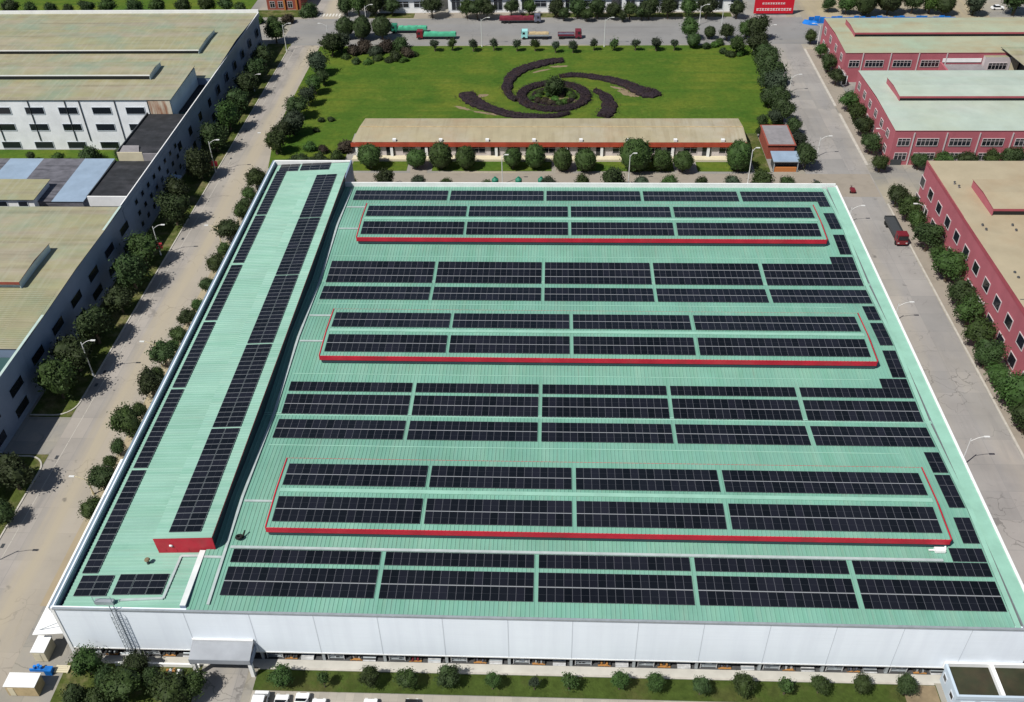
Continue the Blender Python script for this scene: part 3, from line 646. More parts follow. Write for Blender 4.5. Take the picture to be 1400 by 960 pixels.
for z,y0 in ((6.6,223.0),(2.0,232.5)):
    for i in range(10):
        y = y0+9.0*i
        if y < 306: window(la, org, ww, (WX-0.02, y, z))
# link block with the black flat roof
lk = thing('link_block', 'low block with black flat roof and white parapet between two left factories', 'building', (-108.6,192.5,0))
MB().box(-108.6, WX-0.36, 192.6, 210.9, 0, 8.6, 'dark_wall', 'flat_dark').build('wall', lk)
MB().box(-107.9, WX-0.36, 211.2, 234.0, 0, 10.5, 'dark_wall', 'flat_dark').build('raised_part', lk)
b = MB(); b.box(-107.9, -101.6, 210.92, 211.18, 8.6, 10.9, 'cream'); b.box(-101.55, WX-0.36, 210.92, 211.18, 8.6, 10.6, 'flat_grey'); b.build('step_wall', lk)
b = MB(); b.slab([(-107.6,211.3,10.55),(-102.5,211.3,10.55),(-103.6,214.6,11.0),(-107.6,214.6,11.0)],0.06,'flat_grey'); b.build('lean_sheet', lk)
b = MB(); b.box(-108.6, WX-0.5, 192.25, 192.58, 6.5, 9.05, 'white'); b.build('parapet', lk)
b = MB(); b.box(-108.85, -108.62, 192.6, 210.9, 8.0, 9.0, 'steel_dark'); b.box(-108.15, -107.92, 211.2, 234.0, 9.5, 10.95, 'steel_dark'); b.build('side_kerb', lk)
sw = win_mesh(1.5, 1.2, 'x+', 1, 'dark_wall')
for z in (8.1, 5.2, 2.3):
    for i in range(8): window(lk, (-108.6,192.5,0), sw, (WX-0.01, 191.5+4.1*i, z))
aw2 = MB(); ax_, ay_ = (-95.86, 211.22); aw2.slab([(WX+0.03,ay_-2.6,3.6),(WX+2.6,ay_-2.6,3.0),(WX+2.6,ay_+2.6,3.0),(WX+0.03,ay_+2.6,3.6)],0.1,'sky_sheet','steel'); aw2.build('entrance_awning', lk)
# sheds
sh = thing('shed', 'low shed roofed with pale blue and grey translucent sheets', 'shed', (-136,197,0))
MB().box(-150, -112.9, 197.2, 218, 0, 4.9, 'old_sheet').build('wall', sh)
b = MB()
for x0,x1,k in ((-150,-140.0,'old_sheet'),(-140.0,-131.2,'sky_sheet'),(-131.2,-128.9+8.5,'old_sheet'),(-120.4,-112.6,'sky_sheet')):
    b.slab([(x0,197,5.0),(x1,197,5.0),(x1,218.2,5.5),(x0,218.2,5.5)],0.09,k)
b.build('roof', sh)
hut = thing('small_building', 'small tan-roofed white building beside the pale blue shed', 'building', (-124,195,0))
MB().box(-150, -123.8, 195.4, 204.2, 0, 6.5, 'white').build('wall', hut)
b = MB(); b.slab([(-150,194.9,6.6),(-123.3,194.9,6.6),(-123.3,204.6,6.9),(-150,204.6,6.9)],0.12,'tan','steel_dark'); b.build('roof', hut)
hw = win_mesh(2.2, 1.2, 'y-', 1, 'seam')
for x in (-126.5,-131.5,-136.5): window(hut, (-124,195,0), hw, (x,195.36,5.2))
rect('west_garden', -180, -112, 219, 234, 0.03, 'lawn')
# near-left factory
nl, NLO = hall('factory_building', 'near left factory with tan roof, monitor vent and shaded dark blue street wall', -230, WX-0.03, 132.8, 184.0, 10.95, 'dark_wall', 'tan', edge='steel_dark', rise=0.5)
MB().box(WX-0.5, WX+0.02, 60, 184.0, 10.5, 11.25, 'dark_wall', 'trim_pale').build('parapet', nl)
MB().box(WX-0.45, WX-0.02, 60, 132.75, 0, 10.45, 'dark_wall').build('street_wall', nl)
MB().box(-230, WX-0.55, 60, 132.7, 0, 9.0, 'dark_teal', 'dark_teal').build('lower_roof', nl)
b = MB()
for i in range(30):
    y0 = 133.2+i*0.62; b.box(-118-i*0.25, WX-0.6, y0, y0+0.16, 11.07+(y0-132.8)*0.0195, 11.13+(y0-132.8)*0.0195, 'tan_rib')
b.build('roof_rib', nl)
monitor(nl, -230, -105.0, 151.2, 165.5, 11.1, 13.1, 'end_grey', 'tan', 'brick', fh=0.6)
wn = win_mesh(4.6, 1.9, 'x+', 1, 'dark_wall'); 
for z,off in ((6.45,0),(2.3,-0.8)):
    for i in range(12): window(nl, (NLO[0],NLO[1],0), wn, (WX+0.0, 182.4-9.15*i+off, z))

# ------------------------------------------------------------------ pink factories on the right
def pink_hall(label, x0, x1, y0, y1, h, roof, mon_box, near=True, nwin=None, wx=None, rows=(6.4,2.4)):
    t, L = hall('factory_building', label, x0, x1, y0, y1, h, 'pink', roof, edge='pink_trim', rise=0.7)
    if mon_box: monitor(t, *mon_box, h, h+2.1, 'steel_dark', roof, 'pink_trim', endm='pink', fh=0.5)
    return t, (L[0],L[1],0)
p1, o1 = pink_hall('nearest pink factory on the right with buff roof and grey-framed windows', 87.4, 220, 60, 205.5, 11.7, 'pink_tan', (93.3, 220, 180.0, 193.0))
MB().box(87.30,87.38,60,205.4,11.2,12.05,'pink_trim').build('parapet', p1)
wp = win_mesh(2.7, 2.3, 'x-', 1, 'frame_white', 0.10)
for i in range(16):
    y = 204.6-6.12*i
    window(p1, o1, wp, (87.36, y, 6.75)); window(p1, o1, wp, (87.36, y+0.4, 1.9))
b = MB()
for y in (148.9, 128): b.box(87.6,140,y,y+0.25,12.15,12.35,'steel_dark')
b.build('roof_joint', p1)
for i,(px,py) in enumerate(((89.89, 194.10),(90.32, 192.42),(89.78, 175.82),(89.93, 174.07),(95.94, 175.87),(95.94, 173.83),(89.87, 158.04),(89.91, 156.27))):
    b = MB(); b.tube((px,py,11.9),(px,py,12.55),0.15,0.15,'flat_grey',8); b.tube((px,py,12.5),(px,py,12.65),0.3,0.2,'steel_dark',8); b.build('roof_vent', p1)
p2, o2 = pink_hall('middle pink factory on the right with pale mint roof', 86.35, 220, 226.3, 264.6, 9.5, 'mint', (91.5, 220, 242.5, 255.2))
p3, o3 = pink_hall('farthest pink factory on the right with weathered mint roof', 86.35, 190, 279.3, 308.6, 9.0, 'sand_mint', None)
monitor(p3, 91.4, 190, 290.5, 302.5, 9.0, 11.0, 'steel_dark', 'sand_mint', 'pink_trim', endm='pink', fh=0.5)
wside = win_mesh(2.0, 1.9, 'x-', 2, 'frame_white', 0.10)
for i in range(6):
    window(p2, o2, wside, (86.31, 261.0-5.95*i, 6.5)); 
    if i < 6: window(p2, o2, wside, (86.31, 260.6-5.95*i, 2.4))
for i in range(4):
    window(p3, o3, wside, (86.31, 304.6-7.2*i, 6.4)); window(p3, o3, wside, (86.31, 304.2-7.2*i, 2.4))
wf = win_mesh(5.2, 1.9, 'y-', 5, 'frame_white', 0.10); wf2 = win_mesh(2.9, 1.9, 'y-', 3, 'frame_white', 0.10)
for i,(t,o_,y,n,z0,off) in enumerate(((p2,o2,226.24,6,6.4,0),(p3,o3,279.24,3,5.8,0.3))):
    for z in ((z0,2.4) if i == 0 else (z0,)):
        window(t,o_,wf2,(89.0+off,y,z))
        for j in range(n): window(t,o_,wf,(94.9+off+8.15*j,y,z))
    b = MB()
    for j in range(n+1): b.box(91.05+off+8.15*j,91.35+off+8.15*j,y-0.16,y-0.01,0,9.0,'frame_white')
    b.build('pilaster', t)
MB().box(86.9,89.6,226.12,226.2,0.02,1.6,'steel_dark').build('gateway', p2)
# things between the far pink factories
yard = thing('lean_to_shed', 'grey flat-roofed lean-to between pink factory and white block', 'shed', (114,279.6,0))
MB().box(114.9, 126.3, 266, 279.1, 0, 5.6, 'grey_wall', 'flat_grey').build('wall', yard)
MB().box(114.3, 114.85, 266, 279.1, 0, 6.3, 'pink').build('side_wall', yard)
MB().box(115.0, 126.3, 279.12, 279.2, 6.2, 7.4, 'white').build('upper_wall', yard)
wb = thing('white_block', 'small white block with barred windows beside the tan gable roof', 'building', (127,279,0))
MB().box(126.6, 134.2, 277.6, 279.15, 0, 8.3, 'frame_white', 'tan').build('wall', wb)
MB().box(134.3, 136.6, 277.6, 279.15, 0, 8.3, 'cream').build('side_bay', wb)
window(wb, (127,279,0), wf, (130.6,277.54,5.6))
tg = thing('open_shed', 'tan-roofed shed with open dark end at the far right', 'shed', (140,270,0))
b = MB(); b.box(137.0,200,268,278.9,0,7.6,'steel_dark'); b.build('wall', tg)
b = MB(); b.slab([(136.6,262.5,7.9),(200,262.5,7.9),(200,281,10.1),(131.6,281,10.1)],0.15,'tan','steel_dark'); b.build('roof', tg)
# white porch box of the middle factory
pc = thing('gate_porch', 'white porch with dark glazing at the corner between pink factories', 'porch', (84,266,0))
qa, qb = (86.50, 275.77), (90.82, 275.75)
X0, X1, YF = qa[0], min(qb[0], 86.2), qa[1]
MB().box(X0+0.15,X1,YF+0.3,YF+4.2,0,3.9,'white').build('wall', pc)
MB().box(X0-0.15,X1+0.1,YF,YF+4.4,3.92,4.2,'pink_trim').build('roof', pc)
pw = win_mesh(1.25, 2.6, 'y-', 1, 'white')
for k in (0.30,0.72): window(pc, (84,266,0), pw, (X0+(X1-X0)*k+0.1, YF+0.25, 2.0))

# ------------------------------------------------------------------ office row, guardhouse, booth
gh = thing('office_row', 'long low office row with tan roof, red fascia and white pillars', 'office', (-53,230,0))
MB().box(-52.6, 49.8, 230.25, 241.8, 0, 3.9, 'grey_wall').build('wall', gh)
b = MB()
b.slab([(-53.3,229.7,4.55),(50.4,229.7,4.55),(50.4,237.5,5.25),(-52.4,237.5,5.25)],0.14,'tan_warm','redband')
b.slab([(-52.4,237.5,5.25),(50.4,237.5,5.25),(50.0,243.4,4.9),(-51.8,243.4,4.9)],0.14,'tan_warm','redband')
b.build('roof', gh)
MB().box(-52.3, 50.3, 237.3, 237.7, 5.26, 5.34, 'sand').build('ridge_cap', gh)
MB().box(-53.6, 50.7, 229.45, 229.64, 3.3, 4.35, 'redband').build('fascia', gh)
MB().box(-53.4, 50.5, 227.9, 230.2, 0, 0.45, 'cream').build('porch_floor', gh)
for i in range(12):
    x = -52.2+i*9.28
    MB().box(x-0.35,x+0.35,229.66,230.2,0.46,3.24,'white').build('pillar', gh)
dw = win_mesh(3.4, 2.0, 'y-', 2, 'frame_white'); dd = win_mesh(2.0, 2.5, 'y-', 2, 'steel_dark')
for i in range(11):
    x = -47.6+i*9.28
    window(gh, (-53,230,0), dw, (x, 230.21, 2.2))
    window(gh, (-53,230,0), dd, (x+4.3, 230.21, 1.75))
for i in range(8):
    x = -42+i*12.3; b = MB(); b.box(x-0.45,x+0.45,229.8,230.6,4.66,5.25,'white'); b.build('roof_box', gh)
for x in (-35,2.8,34.2): sheet('garden_path', [(x-2.2,221.2),(x+2.2,221.2),(x+2.2,228.1),(x-2.2,228.1)], 0.04, 'path')
gd = thing('guardhouse', 'small red brick guardhouse with grey flat roof', 'guardhouse', (56,229,0))
b = MB(); b.box(55.9,62.7,229.4,241.0,0,3.9,'brick'); b.build('wall', gd)
MB().box(55.6,63.0,229.1,241.3,3.92,4.05,'brick').build('cornice', gd)
MB().box(56.0,62.6,229.6,240.8,4.07,4.12,'flat_grey').build('roof', gd)
bt = thing('guard_booth', 'small booth with grey roof, dark opening and orange counter', 'booth', (56,222,0))
b = MB(); b.slab([(56.0,221.9,3.1),(62.8,221.9,3.1),(62.8,227.0,3.5),(56.0,227.0,3.5)],0.2,'sky_sheet','steel'); b.build('roof', bt)
MB().box(56.5,62.3,223.4,226.6,0,2.9,'steel_dark').build('wall', bt)
MB().box(56.6,62.2,222.3,222.9,0,1.2,'orange').build('counter', bt)
for x in (56.4,62.4): MB().box(x-0.1,x+0.1,222.2,222.4,0,2.88,'steel').build('post', bt)
for i,(x,y) in enumerate(((-14.58, 214.46),(-8.67, 214.50),(-2.96, 214.53))):
    b = MB(); b.tube((x,y,0),(x,y,1.9),0.85,0.85,'tank',14); b.tube((x,y,1.9),(x,y,2.35),0.85,0.35,'tank',14); b.tube((x,y,2.35),(x,y,2.55),0.3,0.3,'tank',10)
    tag(b.build('green_tank', o=(x,y,0), smooth=False), 'round dark green tank behind the white roof parapet, %s of three' % ('leftmost','middle one','rightmost')[i], 'tank', 'green tanks behind the factory')

# ------------------------------------------------------------------ annex at the near right corner
an = thing('annex_building', 'pale blue-grey annex with brown sunken flat roof and white parapets', 'annex', (53.5,71,0))
MB().box(53.6,68,71.5,76.2,0,3.1,'annex_wall','flat_brown').build('wall', an)
b = MB()
b.box(53.4,68,76.2,76.5,2.6,3.85,'white'); b.box(53.4,53.75,71.3,76.19,3.12,3.8,'annex_wall'); b.box(53.76,68,71.3,71.6,3.12,3.8,'annex_wall'); b.box(59.25,59.75,71.62,76.19,3.12,3.82,'white')
b.build('parapet', an)
aw_ = win_mesh(0.9,0.9,'x-',1,'seam')
for y in (72.6,75.2): window(an, (53.5,71,0), aw_, (53.56,y,1.9))
afw = win_mesh(1.6,0.9,'y-',1,'seam')
for x in (55.2,57.8,61.2): window(an, (53.5,71,0), afw, (x,71.46,1.9))

# ------------------------------------------------------------------ far side of the road
bx_ = [(-63,-43),(-38,-16),(-13,20),(24,62)]
lab = ['leftmost','second','third','rightmost']
wbig = win_mesh(3.0,4.5,'y-',2,'seam'); wlow = win_mesh(4.0,2.0,'y-',2,'seam')
for i,(a,c) in enumerate(bx_):
    t = thing('white_factory', 'white factory block beyond the far road, %s of four along the top edge' % lab[i], 'factory', (a,341.6,0), 'white factories beyond the far road')
    MB().box(a,c,341.6,395,0,11,'white_fac','flat_grey').build('wall', t)
    MB().box(a-0.2,c+0.2,340.4,341.5,6.0,6.2,'steel').build('canopy', t)
    n = int((c-a)/5.2)
    for j in range(n):
        x = a+2.8+j*(c-a-2)/n
        window(t,(a,341.6,0), wlow if j%3 else wbig, (x,341.56,7.9 if j%3 else 3.2)); 
        if j%3: window(t,(a,341.6,0), wlow, (x,341.56,3.0))
rect('far_forecourt', -66, 64, 336.2, 341.6, 0.024, 'path')
rect('far_grass_strip', -66, -50, 336.2, 341.0, 0.032, 'verge'); rect('far_grass_strip', -12, 62, 336.3, 340.5, 0.032, 'verge')
rb = thing('brick_building', 'red brick building at the top behind the tan roofs', 'building', (-104,345,0))
MB().box(-104.5,-92.0,345.5,370,0,9,'brick').build('wall', rb)
bw = win_mesh(1.6,2.2,'y-',2,'frame_white')
for x in (-102.5,-99.5,-96.0): 
    for z in (1.9,5.4): window(rb,(-104,345,0),bw,(x,345.46,z))
for x in (-98,-93.6): MB().box(x-0.3,x+0.3,345.0,345.44,0,8.8,'orange').build('pilaster', rb)
rect('north_west_garden', -110, -90.5, 337.5, 345, 0.03, 'verge')
rect('north_west_field', -330, -111, 314, 480, 0.03, 'lawn')
# billboard
bb = thing('billboard', 'big red billboard with rows of white lettering by the road junction', 'billboard', (76,338,0))
MB().box(69.6,83.2,337.95,338.2,0.5,9.0,'board_red').build('board', bb)
b = MB()
def glyphs(x0,x1,z,h,n):
    w = (x1-x0)/n
    for i in range(n):
        x = x0+i*w
        b.box(x+w*.1,x+w*.85,337.90,337.94,z+h*.8,z+h,'white'); b.box(x+w*.1,x+w*.85,337.90,337.94,z,z+h*.17,'white')
        if i%2: b.box(x+w*.4,x+w*.55,337.90,337.94,z+h*.18,z+h*.79,'white')
        else: b.box(x+w*.1,x+w*.25,337.90,337.94,z+h*.18,z+h*.79,'white'); b.box(x+w*.26,x+w*.8,337.90,337.94,z+h*.42,z+h*.58,'white')
glyphs(72.2,80.2,3.7,0.55,9); glyphs(70.4,82.6,1.5,0.8,13); glyphs(70.4,82.6,5.6,1.2,10)
b.build('lettering', bb)
for x in (71.5,81.2): MB().box(x-0.15,x+0.15,338.25,338.55,0,8.5,'steel_dark').build('post', bb)
# site with blue hoarding
hf = thing('blue_hoarding', 'bright blue hoarding and tarpaulins behind the farthest pink factory', 'hoarding', (85,318,0))
xa, ya = (90.13, 335.17)
b = MB()
for i in range(26):
    x = 86.8+i*1.9; b.box(x,x+1.82,329.2+0.05*(i%3),329.32+0.05*(i%3),0,2.3+0.3*math.sin(i*1.7),'blue')
b.build('panel', hf)
b = MB()
for i in range(7):
    a0 = i*0.9; b.hexa([(85.0+i*0.35,329.0-i*0.25,0),(87+i*0.5,328.6-i*.2,0),(87+i*0.5,330.0-i*.2,0),(85+i*0.35,330.2-i*.2,0),(85.5+i*.35,329.3-i*.2,1.2),(86.4+i*.5,329.0-i*.2,1.0+0.2*(i%2)),(86.4+i*.5,329.7-i*.2,1.1),(85.6+i*.35,329.8-i*.2,1.3)],'blue')
b.build('tarpaulin', hf)
rect('building_site', 86, 150, 331, 365, 0.03, 'dust')

# ------------------------------------------------------------------ trees
def crown_mesh(name, seed, leaf, nclump=84, per=28, lsize=0.15, core=0.77, bumpy=0.36, flat=1.0, round_=False):
    r = random.Random(seed); b = MB()
    # core: lumpy ball
    nu, nv = 20, 12; lob = [(Vector((r.gauss(0,1),r.gauss(0,1),r.gauss(0,1))).normalized(), r.uniform(0.5,1)) for _ in range(9)]
    def rad(d):
        v = 0
        for c,a in lob: v = max(v, a*max(0, d.dot(c))**5)
        return core*(1-bumpy+bumpy*1.5*v)
    i0 = len(b.v)
    for j in range(nv+1):
        th = math.pi*j/nv
        for i in range(nu):
            ph = 2*math.pi*i/nu; d = Vector((math.sin(th)*math.cos(ph),math.sin(th)*math.sin(ph),math.cos(th)))
            p = d*rad(d)*r.uniform(0.93,1.05); b.v.append((p.x,p.y,p.z*flat))
    q = b.m(leaf)
    for j in range(nv):
        for i in range(nu):
            b.f.append((i0+j*nu+i, i0+(j+1)*nu+i, i0+(j+1)*nu+(i+1)%nu, i0+j*nu+(i+1)%nu)); b.mi.append(q)
    for c in range(nclump):
        d = Vector((r.gauss(0,1),r.gauss(0,1),r.gauss(0,1)*0.9+0.15)).normalized()
        R0 = rad(d)*r.uniform(0.95,1.12 if not round_ else 1.03); cr = r.uniform(0.14,0.26) if not round_ else 0.12
        for k in range(per):
            o = Vector((r.gauss(0,1),r.gauss(0,1),r.gauss(0,1)))*cr*0.6
            p = d*R0+o; p.z *= flat
            nrm = (p.normalized()*0.7+Vector((r.gauss(0,.6),r.gauss(0,.6),r.gauss(0,.6)+0.25))).normalized()
            a = nrm.orthogonal().normalized(); e = nrm.cross(a); t = r.uniform(0,6.3); a, e = a*math.cos(t)+e*math.sin(t), e*math.cos(t)-a*math.sin(t)
            s = lsize*r.uniform(0.6,1.15)
            b.poly([p-a*s*0.5, p+e*s*0.28, p+a*s*0.5, p-e*s*0.28], leaf)
    return b.mesh(name)
def sparse_crown(name, seed, leaf):
    return crown_mesh(name, seed, leaf, 42, 26, 0.2, 0.42, 0.4)
CR = {
 'dark': [crown_mesh('crown', s, 'leaf') for s in (1,2,3,4)],
 'mid': [crown_mesh('crown', s, 'leaf_mid') for s in (5,6,7)],
 'grey': [crown_mesh('crown', s, 'leaf_grey') for s in (8,9)],
 'bright': [crown_mesh('crown', s, 'leaf_bright', 60, 26, 0.2) for s in (10,11)],
 'bronze': [crown_mesh('crown', s, 'leaf_brown', 60, 26, 0.2) for s in (12,)],
 'ball': [crown_mesh('crown', s, 'leaf_mid', 120, 22, 0.12, 0.93, 0.06, 1.0, True) for s in (13,14)],
 'balldark': [crown_mesh('crown', s, 'leaf', 120, 22, 0.12, 0.93, 0.07, 1.0, True) for s in (15,16)],
 'sparse': [sparse_crown('crown', s, 'leaf_grey') for s in (17,18)],
 'sparsegreen': [sparse_crown('crown', s, 'leaf_mid') for s in (19,20)],
}
def trunk_mesh(seed):
    r = random.Random(seed); b = MB()
    p = Vector((0,0,0)); pts = [p]
    for i in range(3): p = p+Vector((r.uniform(-.05,.05),r.uniform(-.05,.05),0.4)); pts.append(p)
    for i in range(3): b.tube(pts[i], pts[i+1], 0.09-0.018*i, 0.075-0.018*i, 'bark', 8)
    for i in range(4):
        a = i*1.6+r.random(); b.tube(pts[2], pts[2]+Vector((math.cos(a)*0.35,math.sin(a)*0.35,0.5)), 0.045, 0.02, 'bark', 6)
    return b.mesh('trunk')
TR = [trunk_mesh(s) for s in (1,2,3)]
def tree(xyr, kind, label, group, name='broadleaf_tree', cat='tree', zc=None, vz=0.92, fac_=1.0):
    x, y, r = xyr; r *= fac_*1.23; zc = zc if zc is not None else max(r*1.15, 2.2)
    t = thing(name, label, cat, (x,y,0), group)
    s = rnd.uniform(0.86,1.12); x += rnd.uniform(-.25,.25); t.location.x = x
    put('crown', rnd.choice(CR[kind]), t, (0,0,zc), rnd.uniform(0,6.28), (r*s, r*rnd.uniform(0.88,1.12), r*vz*rnd.uniform(0.88,1.15)))
    put('trunk', rnd.choice(TR), t, (0,0,0), rnd.uniform(0,6.28), (r*0.9,r*0.9,max(zc/1.25,0.3)))
    return t
def tree_row(lst, kinds, fmt, group, key=1, **kw):
    lst = sorted(lst, key=lambda q: q[key])
    for i,q in enumerate(lst): tree(q, kinds[i % len(kinds)], fmt % ORD[i+1], group, **kw)

tree_row([(-89.72, 108.48, 3.07),(-88.25, 101.03, 1.89),(-92.05, 131.99, 3.69),(-91.57, 139.82, 3.54),(-91.25, 148.68, 3.52),(-90.26, 159.03, 2.60),(-90.54, 167.72, 3.80),(-91.55, 177.62, 3.28),(-89.82, 194.66, 3.49),(-92.49, 204.16, 3.24),(-91.11, 217.87, 3.39),(-91.12, 233.31, 3.36),(-91.09, 245.58, 3.48),(-91.30, 257.28, 3.18),(-91.83, 269.26, 3.29),(-91.96, 280.37, 3.16),(-92.42, 291.56, 3.02),(-93.38, 312.68, 3.19)],
  ['dark','dark','mid','dark','dark'], 'broad dark tree in the verge of the left factories, %s from the near end', 'trees in the left verge')
tree_row([(-75.27, 113.27, 1.13),(-75.04, 126.37, 1.33),(-75.01, 136.78, 1.39),(-74.96, 145.36, 1.30),(-73.79, 159.00, 1.52),(-73.74, 166.26, 1.73),(-74.31, 180.25, 1.65),(-74.71, 201.05, 1.60),(-74.29, 102.29, 1.78),(-74.97, 109.14, 2.08),(-75.57, 116.85, 1.40),(-75.38, 121.69, 2.60),(-74.83, 132.92, 2.33),(-75.42, 141.44, 2.56),(-74.62, 148.46, 1.90),(-74.37, 154.37, 1.80),(-73.70, 173.95, 2.10),(-74.78, 187.49, 2.54),(-74.68, 196.85, 1.93),(-74.74, 205.38, 1.98),(-74.70, 211.72, 2.58)],
  ['mid','dark','mid','dark','mid'], 'roadside tree between left road and the solar factory, %s from the near end', 'trees between left road and solar factory')
tree_row([(-74.34, 231.62, 2.94),(-74.58, 238.68, 2.60),(-72.56, 243.26, 3.04),(-73.41, 253.77, 2.93),(-72.02, 262.35, 2.57),(-71.79, 270.82, 2.63),(-73.72, 284.90, 3.19),(-70.87, 277.44, 2.01),(-72.57, 300.73, 3.32),(-69.79, 303.90, 2.87)],
  ['mid','dark','grey','dark','grey'], 'leafy tree along the west edge of the lawn, %s from the near end', 'trees along the west edge of the lawn')
tree_row([(-65.89, 233.81, 1.97),(-61.66, 232.52, 1.37),(-55.96, 233.84, 2.56),(-61.58, 226.14, 2.12),(-67.32, 225.70, 2.50),(-63.74, 225.30, 1.54),(-57.70, 228.25, 1.74)], ['dark','mid','dark','bronze','dark','mid','bronze'], 'bush at the near west corner of the lawn, %s from the left', 'bushes at the near west corner of the lawn', key=0, name='bush', cat='bush', zc=1.1, vz=0.8)
tree_row([(-70.57, 316.54, 2.96),(-64.73, 315.79, 2.95),(-58.03, 315.72, 3.20)], ['balldark'], 'clipped round tree at the road junction beyond the lawn, %s from the left', 'round trees at the road junction', key=0)
tree_row([(-65.70, 302.58, 2.14),(-62.51, 305.13, 2.64),(-58.40, 301.89, 2.38),(-55.60, 305.72, 2.88),(-51.18, 306.98, 2.89),(-47.71, 300.53, 2.13),(-50.86, 297.42, 2.11)], ['bronze','bronze','grey','bronze','dark','dark','bronze'], 'dark bronze shrub in the north-west corner planting, %s from the left', 'shrubs of the north-west corner planting', key=0, name='shrub', cat='shrub', zc=1.3, vz=0.8)
tree_row([(-67.72, 298.96, 1.66),(-63.51, 295.23, 1.64),(-59.63, 294.60, 1.64),(-56.78, 297.65, 1.89),(-53.04, 296.39, 1.65),(-48.31, 296.36, 1.64),(-45.59, 301.31, 1.43)], ['mid','dark','bright'], 'low shrub on the lawn edge at north-west, %s from the left', 'low shrubs on the north-west lawn edge', key=0, name='low_shrub', cat='shrub', zc=0.5, vz=0.6)
tree_row([(-66.43, 251.92, 1.05),(-63.99, 252.40, 1.05),(-66.37, 245.29, 0.82)], ['dark'], 'tiny bush standing alone on the west part of the lawn, %s from the left', 'tiny bushes on the lawn', key=0, name='tiny_bush', cat='bush', zc=0.5, vz=0.7)
tree_row([(-39.14, 304.93, 2.15),(-33.68, 305.53, 2.15),(-26.44, 304.82, 2.15),(-19.78, 305.41, 2.15),(-12.12, 304.70, 1.90),(-6.17, 304.65, 1.90),(0.48, 303.32, 1.89),(6.15, 303.27, 2.13),(12.80, 305.13, 1.90),(19.42, 305.07, 2.13),(26.26, 305.01, 1.89),(33.09, 304.95, 2.60),(38.73, 304.91, 1.89)],
  ['sparse','sparsegreen','sparse','sparse'], 'small thin tree on the far lawn edge by the road, %s from the left', 'small trees on the far lawn edge', key=0, zc=2.6)
tree_row([(44.94, 314.68, 2.90),(51.26, 315.29, 1.70),(56.84, 313.89, 2.41),(63.25, 315.16, 2.66),(66.85, 313.79, 3.37),(45.35, 307.42, 1.90),(58.40, 301.57, 2.57),(64.21, 300.28, 3.26),(66.38, 295.34, 2.53)], ['mid','balldark','balldark','dark','mid','mid','dark','dark','dark'], 'tree in the north-east corner planting, %s from the left', 'trees of the north-east corner planting', key=0)
tree_row([(49.51, 306.92, 1.43),(52.27, 308.18, 1.43),(54.35, 302.45, 1.41),(56.11, 299.96, 1.40),(59.44, 300.55, 1.40),(54.42, 310.10, 1.68)], ['dark','bright','dark','mid'], 'small shrub near the north-east lawn corner, %s from the left', 'small shrubs near the north-east lawn corner', key=0, name='shrub', cat='shrub', zc=0.7, vz=0.8)
tree_row([(64.57, 285.88, 3.59),(64.80, 276.86, 3.72),(64.40, 267.22, 3.62),(64.21, 259.07, 3.12),(64.11, 251.76, 2.85),(62.55, 272.52, 2.59),(61.67, 261.08, 2.51),(65.42, 243.84, 1.99),(65.07, 234.99, 2.13),(64.63, 224.16, 2.81),(61.28, 249.39, 2.02),(57.91, 248.46, 1.41),(55.99, 241.57, 1.39),(64.94, 229.48, 1.71)],
  ['dark','dark','grey','dark'], 'dense tree east of the lawn beside the right road, %s from the near end', 'trees east of the lawn')
tree_row([(-48.03, 223.71, 2.67),(-35.59, 223.76, 2.09),(-29.16, 223.38, 2.75),(-22.79, 223.40, 2.46),(-10.67, 223.86, 2.27),(-4.61, 223.88, 2.46),(2.19, 222.69, 2.26),(8.19, 222.32, 2.35),(21.10, 222.37, 3.37),(27.47, 222.80, 2.25),(33.17, 222.02, 2.34),(47.19, 222.88, 2.99)],
  ['ball'], 'clipped ball tree in front of the long office row, %s from the left', 'clipped ball trees before the office row', key=0, name='topiary_tree', vz=1.0)
tree_row([(-51.20, 211.10, 1.83),(-42.11, 211.91, 2.56),(-33.88, 210.83, 2.01),(-26.72, 210.49, 1.82),(-16.49, 210.18, 1.63),(-0.73, 210.65, 1.99),(7.23, 211.07, 1.99),(15.01, 211.49, 2.72),(21.84, 211.16, 1.99),(28.78, 210.46, 1.98),(36.56, 211.25, 1.80),(44.31, 211.66, 1.80),(51.04, 211.33, 2.52),(57.38, 211.00, 1.97),(65.04, 210.31, 1.61)],
  ['mid','dark','grey'], 'tree peeping over the far white parapet, %s from the left', 'trees behind the far white parapet', key=0)
tree_row([(82.43, 205.01, 2.45),(83.50, 198.46, 2.57),(84.01, 193.81, 2.19),(83.85, 184.95, 3.10),(84.53, 179.85, 1.92),(84.57, 172.95, 3.27),(83.81, 163.50, 2.70),(83.40, 156.91, 2.78),(83.18, 149.49, 2.98),(82.74, 143.39, 2.76),(82.60, 138.01, 2.29),(83.01, 131.90, 3.02),(83.13, 125.72, 2.55)],
  ['dark','mid','mid'], 'full dark tree before the nearest pink factory, %s from the near end', 'trees before the nearest pink factory')
tree_row([(83.75, 310.32, 1.91),(84.25, 298.26, 2.08),(84.06, 286.92, 2.47),(84.00, 276.78, 2.18),(83.79, 258.55, 2.49),(83.80, 251.76, 2.44),(83.92, 242.50, 2.57),(83.14, 232.47, 2.49),(83.30, 222.23, 2.04)],
  ['mid','dark','dark','mid'], 'tree in the verge of the farther pink factories, %s from the near end', 'trees in the far right verge')
tree_row([(92.96, 223.47, 2.04),(98.99, 223.49, 2.23),(105.38, 223.52, 2.23),(111.53, 223.94, 2.23),(116.41, 224.36, 2.41)], ['dark','mid'], 'bush between the nearest and middle pink factories, %s from the left', 'bushes between pink factories', key=0, name='bush', cat='bush')
